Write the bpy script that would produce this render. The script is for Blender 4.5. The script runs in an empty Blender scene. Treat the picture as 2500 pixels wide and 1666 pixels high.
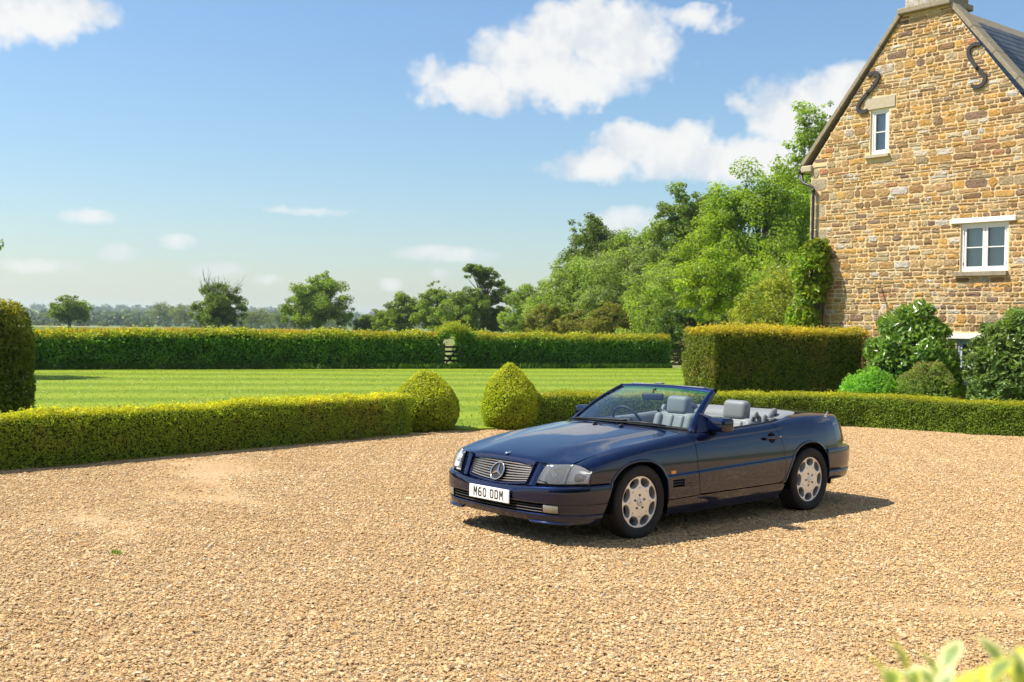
import bpy, bmesh, math, random
import numpy as np
from mathutils import Vector, Matrix
from mathutils.geometry import delaunay_2d_cdt

rng = np.random.default_rng(7)
random.seed(7)
HAZE = True
SC = bpy.context.scene
COL = SC.collection
R = math.radians

# ------------------------------------------------------------------ camera
CAM_H = 1.80
PITCH = 0.0144
ROLL = 0.0175
cam_data = bpy.data.cameras.new('camera')
cam_data.lens = 39.9
cam_data.sensor_width = 36.0
cam_data.clip_start = 0.05
cam_data.clip_end = 30000
cam_data.dof.use_dof = True
cam_data.dof.focus_distance = 10.8
cam_data.dof.aperture_fstop = 4.8
cam = bpy.data.objects.new('camera', cam_data)
COL.objects.link(cam)
cam.matrix_world = Matrix.Translation((0, 0, CAM_H)) @ Matrix.Rotation(R(90) - PITCH, 4, 'X') @ Matrix.Rotation(ROLL, 4, 'Z')
SC.camera = cam

# ------------------------------------------------------------------ light
SUN_EL = R(55)
SUN_DIR = Vector((-0.995, 0.03, 0)).normalized()          # horizontal direction towards the sun
sun_az = math.atan2(SUN_DIR.x, SUN_DIR.y)
sl = bpy.data.lights.new('sun', 'SUN')
sl.energy = 4.3
sl.angle = R(0.53)
sl.color = (1.0, 0.93, 0.82)
so = bpy.data.objects.new('sun', sl)
COL.objects.link(so)
to_sun = Vector((SUN_DIR.x * math.cos(SUN_EL), SUN_DIR.y * math.cos(SUN_EL), math.sin(SUN_EL)))
so.rotation_euler = to_sun.to_track_quat('Z', 'Y').to_euler()
so.location = to_sun * 60

SC.view_settings.view_transform = 'Standard'
SC.view_settings.look = 'None'
SC.view_settings.gamma = 1.0
SC.view_settings.use_curve_mapping = False
SC.view_settings.exposure = 0.95
SC.render.engine = 'CYCLES'
SC.cycles.max_bounces = 6
SC.cycles.diffuse_bounces = 3
SC.cycles.glossy_bounces = 3
SC.cycles.transmission_bounces = 4
SC.cycles.adaptive_threshold = 0.02
SC.cycles.transparent_max_bounces = 10
SC.cycles.volume_bounces = 1
SC.cycles.use_denoising = True
SC.cycles.caustics_reflective = False
SC.cycles.caustics_refractive = False


class G:
    """small node graph helper"""
    def __init__(s, tree):
        s.t = tree; s.n = tree.nodes; s.l = tree.links

    def node(s, typ, **kw):
        n = s.n.new(typ)
        for k, v in kw.items():
            setattr(n, k, v)
        return n

    def put(s, sock, v):
        if v is None:
            return
        if hasattr(v, 'is_linked') or isinstance(v, bpy.types.NodeSocket):
            s.l.new(v, sock)
        else:
            if sock.type == 'RGBA' and len(v) == 3:
                v = (*v, 1)
            sock.default_value = v

    def m(s, op, a, b=None, c=None, clamp=False):
        n = s.node('ShaderNodeMath', operation=op, use_clamp=clamp)
        s.put(n.inputs[0], a); s.put(n.inputs[1], b); s.put(n.inputs[2], c)
        return n.outputs[0]

    def v(s, op, a, b=None):
        n = s.node('ShaderNodeVectorMath', operation=op)
        s.put(n.inputs[0], a); s.put(n.inputs[1], b)
        return n.outputs[0]

    def noise(s, vec, scale, detail=4, rough=.55, dist=0, dim='3D', out=0):
        n = s.node('ShaderNodeTexNoise', noise_dimensions=dim)
        s.put(n.inputs['Vector'], vec)
        n.inputs['Scale'].default_value = scale; n.inputs['Detail'].default_value = detail
        n.inputs['Roughness'].default_value = rough; n.inputs['Distortion'].default_value = dist
        return n.outputs[out]

    def ramp(s, f, stops, interp='LINEAR'):
        n = s.node('ShaderNodeValToRGB')
        n.color_ramp.interpolation = interp
        e = n.color_ramp.elements
        while len(e) < len(stops):
            e.new(.5)
        for i, (p, c) in enumerate(stops):
            e[i].position = p
            e[i].color = (*c, 1) if len(c) == 3 else c
        s.put(n.inputs[0], f)
        return n.outputs[0]

    def smooth(s, x, a, b):
        n = s.node('ShaderNodeMapRange', interpolation_type='SMOOTHSTEP')
        s.put(n.inputs[0], x); s.put(n.inputs[1], a); s.put(n.inputs[2], b)
        return n.outputs[0]

    def mix(s, f, a, b, typ='MIX'):
        n = s.node('ShaderNodeMix', data_type='RGBA', blend_type=typ)
        s.put(n.inputs[0], f); s.put(n.inputs[6], a); s.put(n.inputs[7], b)
        return n.outputs[2]

    def bump(s, h, strength=.3, dist=.01, normal=None):
        n = s.node('ShaderNodeBump')
        n.inputs['Strength'].default_value = strength; n.inputs['Distance'].default_value = dist
        s.put(n.inputs['Height'], h); s.put(n.inputs['Normal'], normal)
        return n.outputs[0]


# ------------------------------------------------------------------ sky
def build_world():
    w = bpy.data.worlds.new('World'); SC.world = w; w.use_nodes = True
    w.cycles.sampling_method = 'MANUAL'; w.cycles.sample_map_resolution = 512
    g = G(w.node_tree); g.n.clear()
    out = g.node('ShaderNodeOutputWorld')
    sky = g.node('ShaderNodeTexSky', sky_type='NISHITA')
    sky.sun_disc = False
    sky.sun_elevation = SUN_EL
    sky.sun_rotation = sun_az
    sky.air_density = 1.35; sky.dust_density = 0.5; sky.ozone_density = 8.0
    b1 = g.node('ShaderNodeBackground'); b1.inputs[1].default_value = 0.077
    g.l.new(sky.outputs[0], b1.inputs[0])
    tc = g.node('ShaderNodeTexCoord')
    d = tc.outputs['Generated']
    sep = g.node('ShaderNodeSeparateXYZ'); g.l.new(d, sep.inputs[0])
    x, y, z = sep.outputs
    az = g.m('ARCTAN2', x, y)
    el = g.m('ARCSINE', z)
    comb = g.node('ShaderNodeCombineXYZ'); g.l.new(az, comb.inputs[0]); g.l.new(el, comb.inputs[1])
    wv = g.v('SUBTRACT', g.noise(d, 26, 3, .6, out=1), (.5, .5, .5))
    wm = g.node('ShaderNodeVectorMath', operation='MULTIPLY_ADD')
    amp = g.node('ShaderNodeVectorMath', operation='SCALE'); g.l.new(wv, amp.inputs[0]); g.l.new(g.m('MULTIPLY_ADD', g.smooth(el, .06, .18), .8, .2), amp.inputs['Scale'])
    g.l.new(amp.outputs[0], wm.inputs[0]); wm.inputs[1].default_value = (.085, .055, 0); g.l.new(comb.outputs[0], wm.inputs[2])
    pos = wm.outputs[0]
    # cumulus in the part of the sky ahead: azimuth, elevation, half widths, weight
    blobs = [(-0.4073, 0.2446, 0.0869, 0.0301, 1), (-0.3779, 0.243, 0.0435, 0.0243, 0.9), (-0.4515, 0.2342, 0.0696, 0.029, 0.9), (0.0614, 0.2527, 0.0869, 0.036, 1), (0.0123, 0.2315, 0.0754, 0.0319, 1), (-0.0446, 0.2086, 0.0666, 0.0267, 0.95), (-0.0177, 0.1975, 0.0536, 0.0196, 0.8), (0.0959, 0.2355, 0.0637, 0.0336, 0.95), (0.0431, 0.2137, 0.0869, 0.0261, 0.9), (0.1518, 0.2624, 0.0476, 0.0154, 0.69), (0.1164, 0.1571, 0.0725, 0.0267, 1), (0.1579, 0.1469, 0.0869, 0.0243, 0.95), (0.0712, 0.1402, 0.0596, 0.0182, 0.85), (0.217, 0.1427, 0.0774, 0.0251, 0.9), (0.2523, 0.1806, 0.0754, 0.0464, 1), (0.2803, 0.2027, 0.0464, 0.0278, 0.95), (0.2014, 0.1873, 0.025, 0.0154, 0.74), (-0.3577, 0.0821, 0.0285, 0.009, 0.76), (-0.3327, 0.0538, 0.0202, 0.0105, 0.76), (-0.288, 0.0642, 0.0202, 0.0084, 0.74), (-0.3938, 0.0422, 0.0416, 0.0077, 0.64), (-0.2564, 0.0431, 0.0328, 0.009, 0.74), (-0.2135, 0.0343, 0.0191, 0.0063, 0.64), (-0.1083, 0.0337, 0.0161, 0.0077, 0.74), (-0.0574, 0.0607, 0.0596, 0.0097, 0.74), (0.0988, 0.0897, 0.0446, 0.0196, 0.76), (-0.0609, 0.0427, 0.0131, 0.0063, 0.64), (-0.1768, 0.0952, 0.0476, 0.0063, 0.56)]
    tot = None
    for (a, e, ra, re, wt) in blobs:
        q = g.node('ShaderNodeVectorMath', operation='MULTIPLY_ADD')
        g.l.new(pos, q.inputs[0]); q.inputs[1].default_value = (1 / ra, 1 / re, 0); q.inputs[2].default_value = (-a / ra, -e / re, 0)
        dt = g.node('ShaderNodeVectorMath', operation='DOT_PRODUCT'); g.l.new(q.outputs[0], dt.inputs[0]); g.l.new(q.outputs[0], dt.inputs[1])
        v = g.m('MULTIPLY_ADD', dt.outputs['Value'], -wt, wt)
        tot = v if tot is None else g.m('MAXIMUM', tot, v)
    tot = g.m('MAXIMUM', tot, 0.0)
    # scattered cumulus over the rest of the sky
    zz = g.m('MAXIMUM', z, .06)
    c2 = g.node('ShaderNodeCombineXYZ')
    g.l.new(g.m('DIVIDE', x, zz), c2.inputs[0]); g.l.new(g.m('DIVIDE', y, zz), c2.inputs[1])
    gn = g.noise(c2.outputs[0], .62, 4, .55)
    gen = g.m('MULTIPLY', g.smooth(gn, .48, .66), g.smooth(z, .08, .22))
    ahead = g.m('MULTIPLY', g.smooth(g.m('ABSOLUTE', az), .62, .5), g.smooth(el, .42, .34))
    gen = g.m('MULTIPLY', gen, g.m('SUBTRACT', 1.0, ahead))
    tot = g.m('MAXIMUM', tot, gen)
    fb = g.noise(d, 30, 6, .6, .2)
    fbc = g.m('SUBTRACT', fb, .5)
    den = g.smooth(g.m('MULTIPLY_ADD', fbc, .95, tot), .08, .84)
    den = g.m('MULTIPLY', den, g.smooth(tot, .02, .22))
    # brighter towards the sun and the top of each heap, greyer in the folds
    sh = g.noise(g.v('ADD', d, (-.010, 0, .022)), 15, 4, .55)
    s0 = g.noise(d, 15, 4, .55)
    shade = g.smooth(g.m('SUBTRACT', s0, sh), -.14, .07)
    cc = g.mix(shade, (.82, .85, .89), (1.0, .99, .975))
    b2 = g.node('ShaderNodeBackground'); b2.inputs[1].default_value = .50
    g.l.new(cc, b2.inputs[0])
    ms = g.node('ShaderNodeMixShader')
    fade = g.m('MULTIPLY', den, g.m('MULTIPLY_ADD', g.smooth(el, .05, .13), .30, .66))
    g.l.new(fade, ms.inputs[0]); g.l.new(b1.outputs[0], ms.inputs[1]); g.l.new(b2.outputs[0], ms.inputs[2])
    g.l.new(ms.outputs[0], out.inputs[0])


build_world()

# ------------------------------------------------------------------ object helpers
def tag(o, label=None, cat=None, group=None, kind=None):
    if label: o['label'] = label
    if cat: o['category'] = cat
    if group: o['group'] = group
    if kind: o['kind'] = kind
    return o


def link(name, me, parent=None, mat=None):
    if mat is not None and not me.materials:
        me.materials.append(mat)
    o = bpy.data.objects.new(name, me)
    COL.objects.link(o)
    if parent is not None:
        o.parent = parent
    return o


def empty(name, loc=(0, 0, 0), rz=0):
    o = bpy.data.objects.new(name, None); COL.objects.link(o)
    o.location = loc; o.rotation_euler = (0, 0, rz); o.empty_display_size = .2
    return o


def mesh_np(name, V, F, smooth=False, mat=None, attrs=None):
    """V (n,3); F list/array of equal-length faces, or list of lists"""
    me = bpy.data.meshes.new(name)
    V = np.asarray(V, dtype=np.float32)
    if isinstance(F, np.ndarray) and F.ndim == 2:
        k = F.shape[1]; nf = len(F)
        me.vertices.add(len(V)); me.vertices.foreach_set('co', V.ravel())
        me.loops.add(nf * k); me.loops.foreach_set('vertex_index', F.astype(np.int32).ravel())
        me.polygons.add(nf); me.polygons.foreach_set('loop_start', np.arange(0, nf * k, k, dtype=np.int32))
        try:
            me.polygons.foreach_set('loop_total', np.full(nf, k, dtype=np.int32))
        except Exception:
            pass
        me.update(calc_edges=True)
    else:
        me.from_pydata([tuple(map(float, p)) for p in V], [], [tuple(int(i) for i in f) for f in F])
        me.update()
    if attrs:
        for nm, arr in attrs.items():
            a = me.attributes.new(nm, 'FLOAT_COLOR', 'POINT')
            arr = np.asarray(arr, dtype=np.float32)
            if arr.shape[1] == 3:
                arr = np.c_[arr, np.ones(len(arr), np.float32)]
            a.data.foreach_set('color', arr.astype(np.float32).ravel())
    me.polygons.foreach_set('use_smooth', np.full(len(me.polygons), smooth, dtype=bool))
    if mat is not None:
        me.materials.append(mat)
    return me


def bm_mesh(name, bm, mat=None, smooth=False):
    me = bpy.data.meshes.new(name)
    bm.normal_update(); bm.to_mesh(me); bm.free()
    if smooth:
        me.polygons.foreach_set('use_smooth', np.full(len(me.polygons), True, dtype=bool))
    if mat is not None:
        me.materials.append(mat)
    return me


def box_bm(bm, c, s, rot=None, bevel=0, seg=2):
    """box centre c, full size s, optional Matrix/Euler rotation"""
    r = bmesh.ops.create_cube(bm, size=1.0)
    vs = r['verts']
    bmesh.ops.scale(bm, vec=Vector(s), verts=vs)
    if bevel:
        es = list({e for v in vs for e in v.link_edges})
        rb = bmesh.ops.bevel(bm, geom=es, offset=bevel, segments=seg, profile=.5, affect='EDGES', clamp_overlap=True)
        vs = list({v for f in rb['faces'] for v in f.verts} | {v for v in vs if v.is_valid})
    M = Matrix.Translation(Vector(c)) @ (rot.to_4x4() if rot is not None else Matrix.Identity(4))
    bmesh.ops.transform(bm, matrix=M, verts=vs)
    return vs


def box_obj(name, c, s, mat, parent=None, rot=None, bevel=0, seg=2, smooth=False):
    bm = bmesh.new(); box_bm(bm, c, s, rot, bevel, seg)
    return link(name, bm_mesh(name, bm, mat, smooth), parent)


def tube_vf(path, rad, seg=8, cap=True):
    """swept tube, returns V,F"""
    path = np.asarray(path, float); n = len(path)
    rad = np.broadcast_to(np.asarray(rad, float), (n,))
    tan = np.gradient(path, axis=0); tan /= np.linalg.norm(tan, axis=1)[:, None] + 1e-12
    up = np.array([0, 0, 1.]) if abs(tan[0][2]) < .9 else np.array([1., 0, 0])
    V = []
    for i in range(n):
        t = tan[i]
        s = np.cross(t, up); s /= np.linalg.norm(s) + 1e-12
        u = np.cross(s, t); up = u
        for k in range(seg):
            a = 2 * math.pi * k / seg
            V.append(path[i] + rad[i] * (math.cos(a) * s + math.sin(a) * u))
    F = []
    for i in range(n - 1):
        for k in range(seg):
            k2 = (k + 1) % seg
            F.append((i * seg + k, i * seg + k2, (i + 1) * seg + k2, (i + 1) * seg + k))
    if cap:
        F.append(tuple(range(seg - 1, -1, -1))); F.append(tuple((n - 1) * seg + k for k in range(seg)))
    return V, F


def tube_obj(name, path, rad, mat, parent=None, seg=8):
    V, F = tube_vf(path, rad, seg)
    return link(name, mesh_np(name, V, F, True, mat), parent)


def grid_f(nu, nv):
    i = np.arange(nu - 1)[:, None]; j = np.arange(nv - 1)[None, :]
    a = i * nv + j
    return np.stack([a, a + nv, a + nv + 1, a + 1], -1).reshape(-1, 4)


def grid_obj(name, P, mat, parent=None, smooth=True, flange=0.0, flip=False):
    """P (nu,nv,3) surface; flange folds the border inwards by that depth"""
    nu, nv, _ = P.shape
    V = P.reshape(-1, 3); F = grid_f(nu, nv)
    if flip:
        F = F[:, ::-1]
    if flange:
        du = np.gradient(P, axis=0); dv = np.gradient(P, axis=1)
        N = np.cross(du, dv); N /= np.linalg.norm(N, axis=2)[:, :, None] + 1e-12
        if flip: N = -N
        loop = [(i, 0) for i in range(nu)] + [(nu - 1, j) for j in range(1, nv)] + [(i, nv - 1) for i in range(nu - 2, -1, -1)] + [(0, j) for j in range(nv - 2, 0, -1)]
        b0 = np.array([P[i, j] for i, j in loop]); nn = np.array([N[i, j] for i, j in loop])
        b1 = b0 - nn * flange
        n0 = len(V); m = len(loop)
        V = np.vstack([V, b0, b1])
        k = np.arange(m); k2 = (k + 1) % m
        Fl = np.stack([n0 + k, n0 + k2, n0 + m + k2, n0 + m + k], -1)
        if not flip: Fl = Fl[:, ::-1]
        F = np.vstack([F, Fl])
    return link(name, mesh_np(name, V, F, smooth, mat), parent)


def lathe_vf(prof, seg=48, axis='y'):
    """prof list of (radius, offset along axis)"""
    V = []
    for (r, h) in prof:
        for k in range(seg):
            a = 2 * math.pi * k / seg
            V.append((r * math.cos(a), h, r * math.sin(a)) if axis == 'y' else (r * math.cos(a), r * math.sin(a), h))
    F = []
    n = len(prof)
    for i in range(n - 1):
        for k in range(seg):
            k2 = (k + 1) % seg
            F.append((i * seg + k, (i + 1) * seg + k, (i + 1) * seg + k2, i * seg + k2))
    return V, F


def pchip(xs, ys):
    xs = np.asarray(xs, float); ys = np.asarray(ys, float)
    if xs[0] > xs[-1]:
        xs = xs[::-1]; ys = ys[::-1]
    h = np.diff(xs); d = np.diff(ys) / h
    m = np.zeros_like(ys)
    m[0], m[-1] = d[0], d[-1]
    for i in range(1, len(xs) - 1):
        if d[i - 1] * d[i] > 0:
            w1 = 2 * h[i] + h[i - 1]; w2 = h[i] + 2 * h[i - 1]
            m[i] = (w1 + w2) / (w1 / d[i - 1] + w2 / d[i])

    def f(x):
        x = np.clip(np.asarray(x, float), xs[0], xs[-1])
        i = np.clip(np.searchsorted(xs, x) - 1, 0, len(h) - 1)
        t = (x - xs[i]) / h[i]
        return (ys[i] * (1 + 2 * t) * (1 - t) ** 2 + m[i] * h[i] * t * (1 - t) ** 2 + ys[i + 1] * t * t * (3 - 2 * t) + m[i + 1] * h[i] * t * t * (t - 1))
    return f


def unit(a):
    a = np.asarray(a, float)
    return a / (np.linalg.norm(a, axis=-1, keepdims=True) + 1e-12)


def sph(n):
    v = rng.normal(size=(n, 3))
    return unit(v)


def vnoise(P, scale, seed=0):
    """smooth value noise in [-1,1] for points P (n,3)"""
    P = np.asarray(P, float) * scale + seed * 17.31
    i = np.floor(P).astype(np.int64); f = P - i; f = f * f * (3 - 2 * f)
    out = 0
    for dx in (0, 1):
        for dy in (0, 1):
            for dz in (0, 1):
                h = ((i[:, 0] + dx) * 374761393 + (i[:, 1] + dy) * 668265263 + (i[:, 2] + dz) * 2147483647 + seed * 974711) & 0xffffffff
                h = ((h ^ (h >> 13)) * 1274126177) & 0xffffffff
                h = (h ^ (h >> 16)) & 0xffff
                w = (f[:, 0] if dx else 1 - f[:, 0]) * (f[:, 1] if dy else 1 - f[:, 1]) * (f[:, 2] if dz else 1 - f[:, 2])
                out = out + w * (h / 32767.5 - 1)
    return out


# ------------------------------------------------------------------ materials
def mat_new(name):
    m = bpy.data.materials.new(name); m.use_nodes = True
    g = G(m.node_tree); g.n.clear()
    o = g.node('ShaderNodeOutputMaterial'); p = g.node('ShaderNodeBsdfPrincipled')
    g.l.new(p.outputs[0], o.inputs[0])
    return m, g, p, o


def simple(name, col, rough=.5, metal=0.0, spec=.5, coat=0.0, noise=0.0, nscale=30, bump=0.0, bscale=200):
    m, g, p, o = mat_new(name)
    p.inputs['Base Color'].default_value = (*col, 1)
    p.inputs['Roughness'].default_value = rough; p.inputs['Metallic'].default_value = metal
    p.inputs['Specular IOR Level'].default_value = spec
    p.inputs['Coat Weight'].default_value = coat; p.inputs['Coat Roughness'].default_value = .02
    tc = g.node('ShaderNodeTexCoord')
    if noise:
        f = g.noise(tc.outputs['Object'], nscale, 5)
        c = g.mix(f, tuple(x * (1 - noise) for x in col), tuple(min(1, x * (1 + noise)) for x in col))
        g.l.new(c, p.inputs['Base Color'])
    if bump:
        g.l.new(g.bump(g.noise(tc.outputs['Object'], bscale, 4), bump, .004), p.inputs['Normal'])
    return m


def leaf_mat(name, trans=.5, rough=.45, spec=.35, tint=(2.3, 2.2, .9)):
    m, g, p, o = mat_new(name)
    at = g.node('ShaderNodeAttribute', attribute_name='col')
    bc = g.mix(1.0, at.outputs['Color'], (1.35, 1.35, 1.2, 1), 'MULTIPLY')
    g.l.new(bc, p.inputs['Base Color'])
    p.inputs['Roughness'].default_value = rough; p.inputs['Specular IOR Level'].default_value = spec
    tr = g.node('ShaderNodeBsdfTranslucent')
    g.l.new(g.mix(1.0, at.outputs['Color'], (*tint, 1), 'MULTIPLY'), tr.inputs[0])
    ms = g.node('ShaderNodeMixShader'); ms.inputs[0].default_value = trans
    g.l.new(p.outputs[0], ms.inputs[1]); g.l.new(tr.outputs[0], ms.inputs[2]); g.l.new(ms.outputs[0], o.inputs[0])
    return m


M = {}
M['leaf'] = leaf_mat('leaf')
M['glossleaf'] = leaf_mat('gloss_leaf', .32, .28, .6)
M['needle'] = leaf_mat('needle', .42, .5, .3)
M['core'] = simple('hedge_core', (.055, .078, .014), .95, spec=.1, noise=.4, nscale=12)
M['bark'] = simple('bark', (.13, .10, .07), .9, spec=.2, noise=.45, nscale=14, bump=.8, bscale=40)
M['barkgrey'] = simple('bark_grey', (.22, .20, .17), .9, spec=.2, noise=.4, nscale=10, bump=.6, bscale=30)

# ------------------------------------------------------------------ ground materials
def mat_ground():
    m, g, p, o = mat_new('meadow')
    geo = g.node('ShaderNodeNewGeometry'); P = geo.outputs['Position']
    vor = g.node('ShaderNodeTexVoronoi'); vor.inputs['Scale'].default_value = .0042
    g.l.new(P, vor.inputs['Vector'])
    sc = g.node('ShaderNodeSeparateColor'); g.l.new(vor.outputs['Color'], sc.inputs[0])
    c = g.ramp(sc.outputs[0], [(0, (.085, .135, .035)), (.35, (.13, .18, .05)), (.6, (.20, .21, .08)), (.8, (.30, .27, .14)), (1, (.10, .15, .045))], 'CONSTANT')
    n = g.noise(P, .6, 6, .65)
    c = g.mix(g.m('MULTIPLY', n, .6), c, (.09, .12, .035))
    g.l.new(c, p.inputs['Base Color']); p.inputs['Roughness'].default_value = .95; p.inputs['Specular IOR Level'].default_value = .1
    return m


def mat_lawn():
    m, g, p, o = mat_new('mown_lawn')
    geo = g.node('ShaderNodeNewGeometry'); P = geo.outputs['Position']
    dv = g.node('ShaderNodeVectorMath', operation='DOT_PRODUCT'); g.l.new(P, dv.inputs[0]); dv.inputs[1].default_value = (-.29, .957, 0)
    t = g.m('ADD', dv.outputs['Value'], g.m('MULTIPLY', g.noise(P, .35, 3), .9))
    w = g.m('SINE', g.m('MULTIPLY', t, 2 * math.pi / 3.0))
    st = g.smooth(w, -.8, .8)
    c = g.mix(st, (.125, .195, .010), (.220, .290, .020))
    n = g.noise(P, 1.1, 6, .7)
    c = g.mix(g.m('MULTIPLY', g.smooth(n, .45, .75), .6), c, (.30, .29, .03))
    n2 = g.noise(P, 34, 4, .7)
    c = g.mix(g.m('MULTIPLY', n2, .55), c, (.11, .17, .008))
    g.l.new(c, p.inputs['Base Color']); p.inputs['Roughness'].default_value = .8; p.inputs['Specular IOR Level'].default_value = .15
    g.l.new(g.bump(g.noise(P, 45, 4, .7), .3, .02), p.inputs['Normal'])
    return m


def gravel_color(g, P):
    n = g.noise(P, .55, 5, .6)
    return g.smooth(n, .38, .66)


def mat_gravel_base():
    m, g, p, o = mat_new('gravel_bed')
    geo = g.node('ShaderNodeNewGeometry'); P = geo.outputs['Position']
    f = gravel_color(g, P)
    v1 = g.node('ShaderNodeTexVoronoi'); v1.inputs['Scale'].default_value = 95; g.l.new(P, v1.inputs['Vector'])
    sc = g.node('ShaderNodeSeparateColor'); g.l.new(v1.outputs['Color'], sc.inputs[0])
    c = g.ramp(sc.outputs[0], [(0, (.30, .19, .095)), (.4, (.46, .315, .165)), (.8, (.54, .38, .20)), (1, (.62, .50, .34))])
    sand = g.mix(g.noise(P, 6, 5, .7), (.35, .225, .10), (.45, .30, .145))
    c = g.mix(f, c, sand)
    g.l.new(c, p.inputs['Base Color']); p.inputs['Roughness'].default_value = .9; p.inputs['Specular IOR Level'].default_value = .2
    h = g.m('MULTIPLY', g.m('SUBTRACT', 1.0, v1.outputs['Distance']), 1.0)
    b1 = g.bump(h, .9, .008)
    g.l.new(g.bump(g.noise(P, 160, 4, .7), .5, .004, b1), p.inputs['Normal'])
    return m


def mat_pebble():
    m, g, p, o = mat_new('pebble')
    at = g.node('ShaderNodeAttribute', attribute_name='col')
    geo = g.node('ShaderNodeNewGeometry'); P = geo.outputs['Position']
    f = gravel_color(g, P)
    c = g.mix(g.m('MULTIPLY', f, .28), at.outputs['Color'], (.49, .315, .135))
    c = g.mix(g.m('MULTIPLY', g.noise(P, 240, 3), .35), c, (.30, .20, .11))
    g.l.new(c, p.inputs['Base Color']); p.inputs['Roughness'].default_value = .75; p.inputs['Specular IOR Level'].default_value = .25
    return m


M['ground'] = mat_ground(); M['lawn'] = mat_lawn(); M['gravel'] = mat_gravel_base(); M['pebble'] = mat_pebble()

# ------------------------------------------------------------------ terrain to the horizon
def terrain():
    # polar-ish sheet: dense nearby, reaching far beyond the hills
    ys = np.concatenate([np.linspace(-60, 260, 33), np.geomspace(300, 5000, 36)])
    xs = np.concatenate([-np.geomspace(120, 4000, 36)[::-1], np.linspace(-100, 100, 21), np.geomspace(120, 4000, 36)])
    X, Y = np.meshgrid(xs, ys, indexing='ij')
    D = np.hypot(X, Y)
    Z = np.full_like(X, -.03)
    ridge = np.clip((D - 900) / 1500, 0, 1) ** 1.5
    az = np.arctan2(X, Y)
    hgt = 16 + 10 * np.sin(az * 9 + 1.2) + 8 * np.sin(az * 21 + .4) + 26 * np.clip((-az - .18) / .3, 0, 1)
    dip = -3.0 * np.clip((D - 160) / 500, 0, 1) * (1 - ridge)
    Z += dip + ridge * (np.clip(hgt, 0, 70) * .55 + 3)
    P = np.stack([X, Y, Z], -1)
    o = grid_obj('ground', P, M['ground'], smooth=True)
    tag(o, 'flat green meadows and pale fields reaching to the horizon', None, kind='structure')
    return lambda x, y: None


terrain()

# boundary lines (front foot of the two low hedges)
L_FRONT = np.array([(-8.6, 9.55), (-7.2, 11.42), (-5.91, 13.13), (-4.9, 14.32), (-3.7, 15.75), (-2.25, 17.55), (-1.62, 18.42)])
R_FRONT = np.array([(.30, 19.55), (1.2, 20.0), (2.4, 20.6), (3.7, 21.1), (5.0, 21.36), (6.3, 21.29), (7.12, 20.85), (8.1, 20.15), (8.94, 19.72), (10.4, 19.2)])


def flat_poly(name, pts, z, mat, skirt=.05):
    pts = [tuple(p) for p in pts]
    co, ed, fa, *_ = delaunay_2d_cdt([Vector(p) for p in pts], [], [list(range(len(pts)))], 1, 1e-6)
    V = [(c.x, c.y, z) for c in co]; n = len(V)
    F = [list(f) for f in fa]
    V += [(p[0], p[1], z - skirt) for p in pts]; base = n
    V += [(p[0], p[1], z) for p in pts]; top = n + len(pts)
    for i in range(len(pts)):
        j = (i + 1) % len(pts)
        F.append([base + i, base + j, top + j, top + i])
    return link(name, mesh_np(name, V, F, False, mat))


def gravel_drive():
    xs = np.arange(-13, 14.01, .11); ys = np.concatenate([np.arange(-14, 4.5, .5), np.arange(4.5, 22.6, .11)])
    X, Y = np.meshgrid(xs, ys, indexing='ij')
    p = np.stack([X.ravel(), Y.ravel(), np.zeros(X.size)], 1)
    wear = vnoise(p * [1, .55, 1], .55, 3) * .6 + vnoise(p, 1.3, 5) * .3 + vnoise(p, 4.0, 6) * .2
    for (cx, cy, rad) in ((4.5, 15.5, 8.3), (4.5, 15.5, 9.8), (-6, 4, 6.5), (-6, 4, 8.0), (9, 3.0, 5.2), (9, 3.0, 6.7)):      # tyre-worn arcs
        d = np.hypot(p[:, 0] - cx, p[:, 1] - cy) - rad
        wear += .5 * np.exp(-(d / .16) ** 2) * (.35 + .65 * np.clip(vnoise(p, .4, 31) + .5, 0, 1))
    wear -= .20 - .16 * np.clip((-p[:, 0] - .5) / 2.5, 0, 1)
    z = -.004 + .0095 * np.clip(wear * 1.5, -1, 1) + .003 * vnoise(p, .3, 9)
    P = np.stack([X.ravel(), Y.ravel(), z], 1).reshape(*X.shape, 3)
    o = grid_obj('gravel_drive', P, M['gravel'])
    tag(o, 'pale golden gravel forecourt with worn sandy patches', None, kind='structure')


gravel_drive()
lawn_poly = [tuple(p + np.array([-.78, .63]) * .3) for p in L_FRONT] + [(-1.35, 19.22), (-.75, 19.16), (-.2, 19.42)] + [tuple(p + np.array([0, .3])) for p in R_FRONT] + [(13, 19), (30, 24), (34, 64), (7.2, 49.6), (-15.8, 37.9), (-60, 15), (-40, 4)]
lw = flat_poly('lawn', lawn_poly, .03, M['lawn'])
tag(lw, 'striped mown lawn between the low hedges and the field hedge', None, kind='structure')


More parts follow.
